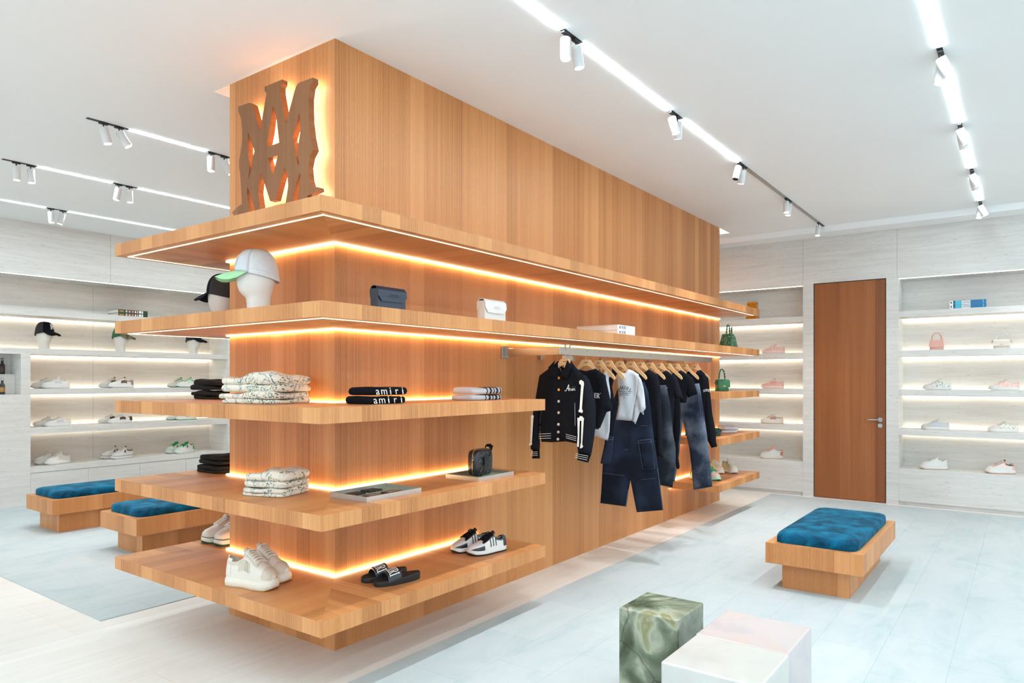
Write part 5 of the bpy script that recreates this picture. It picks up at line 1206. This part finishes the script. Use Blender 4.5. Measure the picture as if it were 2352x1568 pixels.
for a, c in ((0, 1), (2, 3)): strip('pocket_zip', 'chrome' if a else 'black_leather', t, W, [q[a], q[c]], x0-.041, .0028)
q = G['j_hem'][1]
for a in (0, 4):
    for s in (0, .5, 1):
        strip('hem_stripe', 'white_print', t, W, [tuple(q[a][i]+(q[a+2][i]-q[a][i])*s for i in (0, 1)), tuple(q[a+1][i]+(q[a+3][i]-q[a+1][i])*s for i in (0, 1))], x0-.037, .0016)
q = G['j_cufs'][1]
for a, off in ((0, -.046), (4, -.030)):
    for s in (0, .5, 1):
        strip('cuff_stripe', 'white_print', t, W, [tuple(q[a][i]+(q[a+2][i]-q[a][i])*s for i in (0, 1)), tuple(q[a+1][i]+(q[a+3][i]-q[a+1][i])*s for i in (0, 1))], x0+off, .0016)
# chest signature: slanted hand-written strokes
q = G['j_txt'][1]; y0_, z0_ = q[0]; hh_ = .040; ww_ = (q[1][0]-y0_)
SIG = [[(0,.25),(.05,.1),(.16,.2),(.36,1.0),(.40,1.0),(.36,.15)], [(.16,.45),(.44,.5)], [(.42,.5),(.44,.15),(.52,.5),(.56,.15),(.64,.5),(.66,.18),(.70,.2)], [(.74,.5),(.74,.2)], [(.80,.2),(.82,.5),(.90,.46)], [(.93,.5),(.94,.2),(1.0,.28)], [(.75,.7),(.76,.74)], [(.95,.7),(.96,.74)]]
m = MB()
for s in SIG: m.tube([(x0-.0385, y0_+ww_*u, z0_+hh_*v*1.25) for u, v in s], .0019, 5)
m.build('embroidery', 'white_print', t, W)
# tee behind the jacket
t, W = garm('t_shirt', 'black short-sleeved tee hanging right behind the jacket', 'shirt', 1)
piece('body', 't2_body', 'black_cloth', t, W, .024, folds(.007, 24, 1), R=.014); piece('sleeve', 't2_s', 'navy_black', t, W, .026, folds(.005, 30, 2), off=-.016)
serif('IRI', .036, lambda u, v, d: (HX[1]-.040, 2.485-u, 1.385+v-.0*u), arc=-.3).build('lettering', 'white_print', t, W)
t, W = garm('vest_top', 'long white vest between the two black tops near the jacket', 'shirt', 2)
piece('body', 't3_body', 'white_cloth', t, W, .016, folds(.010, 34, 2))
t, W = garm('vest_top', 'black sleeveless top in front of the cropped white tee', 'shirt', 3)
piece('body', 't4_body', 'black_cloth', t, W, .022, folds(.008, 24, .5))
t, W = garm('t_shirt', 'cropped white tee with a small black chest print', 'shirt', 4)
fd = folds(.011, 34, .3, .10)
piece('body', 't5_body', 'white_cloth', t, W, .016, fd, R=.014); piece('sleeve', 't5_s', 'white_cloth', t, W, .016, folds(.012, 42, 1.5, .3), off=-.006)
q = G['t5_txt'][1]; yc = (q[0][0]+q[1][0])/2-.002; zc = (q[2][1]+q[3][1])/2
X5 = lambda y, z: HX[4]-.043
serif('AMIRI', .027, lambda u, v, d: (X5(0, 0), yc-u, zc+v), arc=.075, gap=.22).build('lettering', 'ink', t, W)
m = MB(); rnd = random.Random(8)
for r_, (dz, hw) in enumerate(((-.034, .066), (-.047, .058), (-.060, .040))):
    u = -hw
    while u < hw:
        wd = rnd.uniform(.004, .012); m.face([(HX[4]-.043, yc-u, zc+dz), (HX[4]-.043, yc-u-wd, zc+dz), (HX[4]-.043, yc-u-wd, zc+dz+.005), (HX[4]-.043, yc-u, zc+dz+.006)]); u += wd+rnd.uniform(.003, .007)
m.face([(HX[4]-.043, yc-.003, zc-.080), (HX[4]-.043, yc+.003, zc-.080), (HX[4]-.043, yc+.003, zc-.074), (HX[4]-.043, yc-.003, zc-.074)])
m.build('small_print', 'ink', t, W)
# cargo jeans
t, W = garm('cargo_jeans', 'wide dark blue cargo jeans, longest item on the rail', 'trousers', 5)
piece('body', 'c_body', 'dark_denim', t, W, .030, folds(.008, 16, .2, .08))
piece('pocket', 'c_p1', 'dark_denim', t, W, .006, None, -.044, R=.01); piece('pocket', 'c_p2', 'dark_denim', t, W, .006, None, -.042, R=.01)
xj = HX[5]-.047
def pocket_stitch(key, off):
    q = G[key][1]; c = (sum(p[0] for p in q)/4, sum(p[1] for p in q)/4); loop = [tuple(c[i]+(p[i]-c[i])*.93 for i in (0, 1)) for p in q]
    strip('stitching', 'stitch_denim', t, W, loop+[loop[0]], off, .0014); a, d_ = q[0], q[3]; b_, e_ = q[1], q[2]
    strip('stitching', 'stitch_denim', t, W, [tuple(a[i]+(d_[i]-a[i])*.12 for i in (0, 1)), tuple(b_[i]+(e_[i]-b_[i])*.12 for i in (0, 1))], off, .0014)
pocket_stitch('c_p1', HX[5]-.0525); pocket_stitch('c_p2', HX[5]-.0505)
q = G['c_s'][1]
for a in (0, 2, 4, 6): strip('stitching', 'stitch_denim', t, W, [tuple(q[a][i]+(q[a+1][i]-q[a][i])*.08 for i in (0, 1)), tuple(q[a][i]+(q[a+1][i]-q[a][i])*.92 for i in (0, 1))], HX[5]-.038, .0013)
q = G['c_body'][1]
for a, c in ((5, 6), (10, 11)): strip('frayed_hem', 'stitch_denim', t, W, [(q[a][0]+.0, q[a][1]+.004), (q[c][0], q[c][1]+.004)], HX[5]-.012, .0025)
t, W = garm('long_sleeve_top', 'black long-sleeved top with white letters, behind the cargo jeans', 'shirt', 6)
piece('body', 'g7_body', 'black_cloth', t, W, .024, folds(.007, 24, 1), R=.014); piece('sleeve', 'g7_s', 'navy_black', t, W, .020, folds(.004, 30, 2), off=-.012)
yl, zl = 2.535, 1.335
serif('RI', .085, lambda u, v, d: (HX[6]-.0405, 2.600-u*.8, 1.375+v-u*.5)).build('lettering', 'white_print', t, W)
t, W = garm('jeans', 'faded grey jeans hanging behind the dark cargo jeans', 'trousers', 7)
piece('body', 'g8_body', 'grey_denim', t, W, .026, folds(.005, 18, 1))
t, W = garm('t_shirt', 'black tee with a blue denim patch on the chest', 'shirt', 8)
piece('body', 'g9_body', 'black_cloth', t, W, .024, folds(.007, 24, 2), R=.014); piece('sleeve', 'g9_s', 'navy_black', t, W, .020, None, -.012)
decal('denim_patch', 'g9_p', 'blue_denim', t, W, -.042, .003)
serif('I', .075, lambda u, v, d: (HX[8]-.0415, 2.520-u, 1.395+v)).build('lettering', 'white_print', t, W)
t, W = garm('long_sleeve_top', 'narrow black garment whose sleeve ends lowest, beside the washed jeans', 'shirt', 9)
piece('body', 'g10_body', 'black_cloth', t, W, .020, folds(.005, 26, 0))
t, W = garm('t_shirt', 'short black tee whose sleeve overlaps the washed jeans', 'shirt', 10)
piece('body', 'g11_body', 'black_cloth', t, W, .022, folds(.006, 26, 1), R=.014); piece('sleeve', 'g11_s', 'black_cloth', t, W, .020, None, -.010)
t, W = garm('jeans', 'washed blue grey jeans near the far end of the rail', 'trousers', 11)
piece('body', 'g12_body', 'washed_denim', t, W, .028, folds(.006, 18, 2))
q = G['g12_body'][1]
strip('stitching', 'stitch_denim', t, W, [(q[2][0]+.02, q[2][1]), (q[4][0]+.02, q[4][1]), (q[5][0]+.02, q[5][1]), (q[6][0]+.02, q[6][1]+.01)], HX[11]-.030, .0014)
strip('frayed_hem', 'stitch_denim', t, W, [(q[6][0], q[6][1]+.004), (q[7][0], q[7][1]+.004)], HX[11]-.012, .002)
t, W = garm('hoodie', 'black hoodie, last on the rail, with a ribbed cuff hanging low', 'hoodie', 12)
piece('body', 'g13_body', 'black_cloth', t, W, .028, folds(.006, 24, 0), R=.014); piece('sleeve', 'g13_s', 'black_cloth', t, W, .024, folds(.004, 30, 1), off=-.010); piece('hood', 'g13_hood', 'black_cloth', t, W, .026, None, -.02)
serif('AMIRI', .023, lambda u, v, d: (HX[12]-.042, 2.470-u*.9, 1.400+v), arc=.08).build('lettering', 'white_print', t, W)
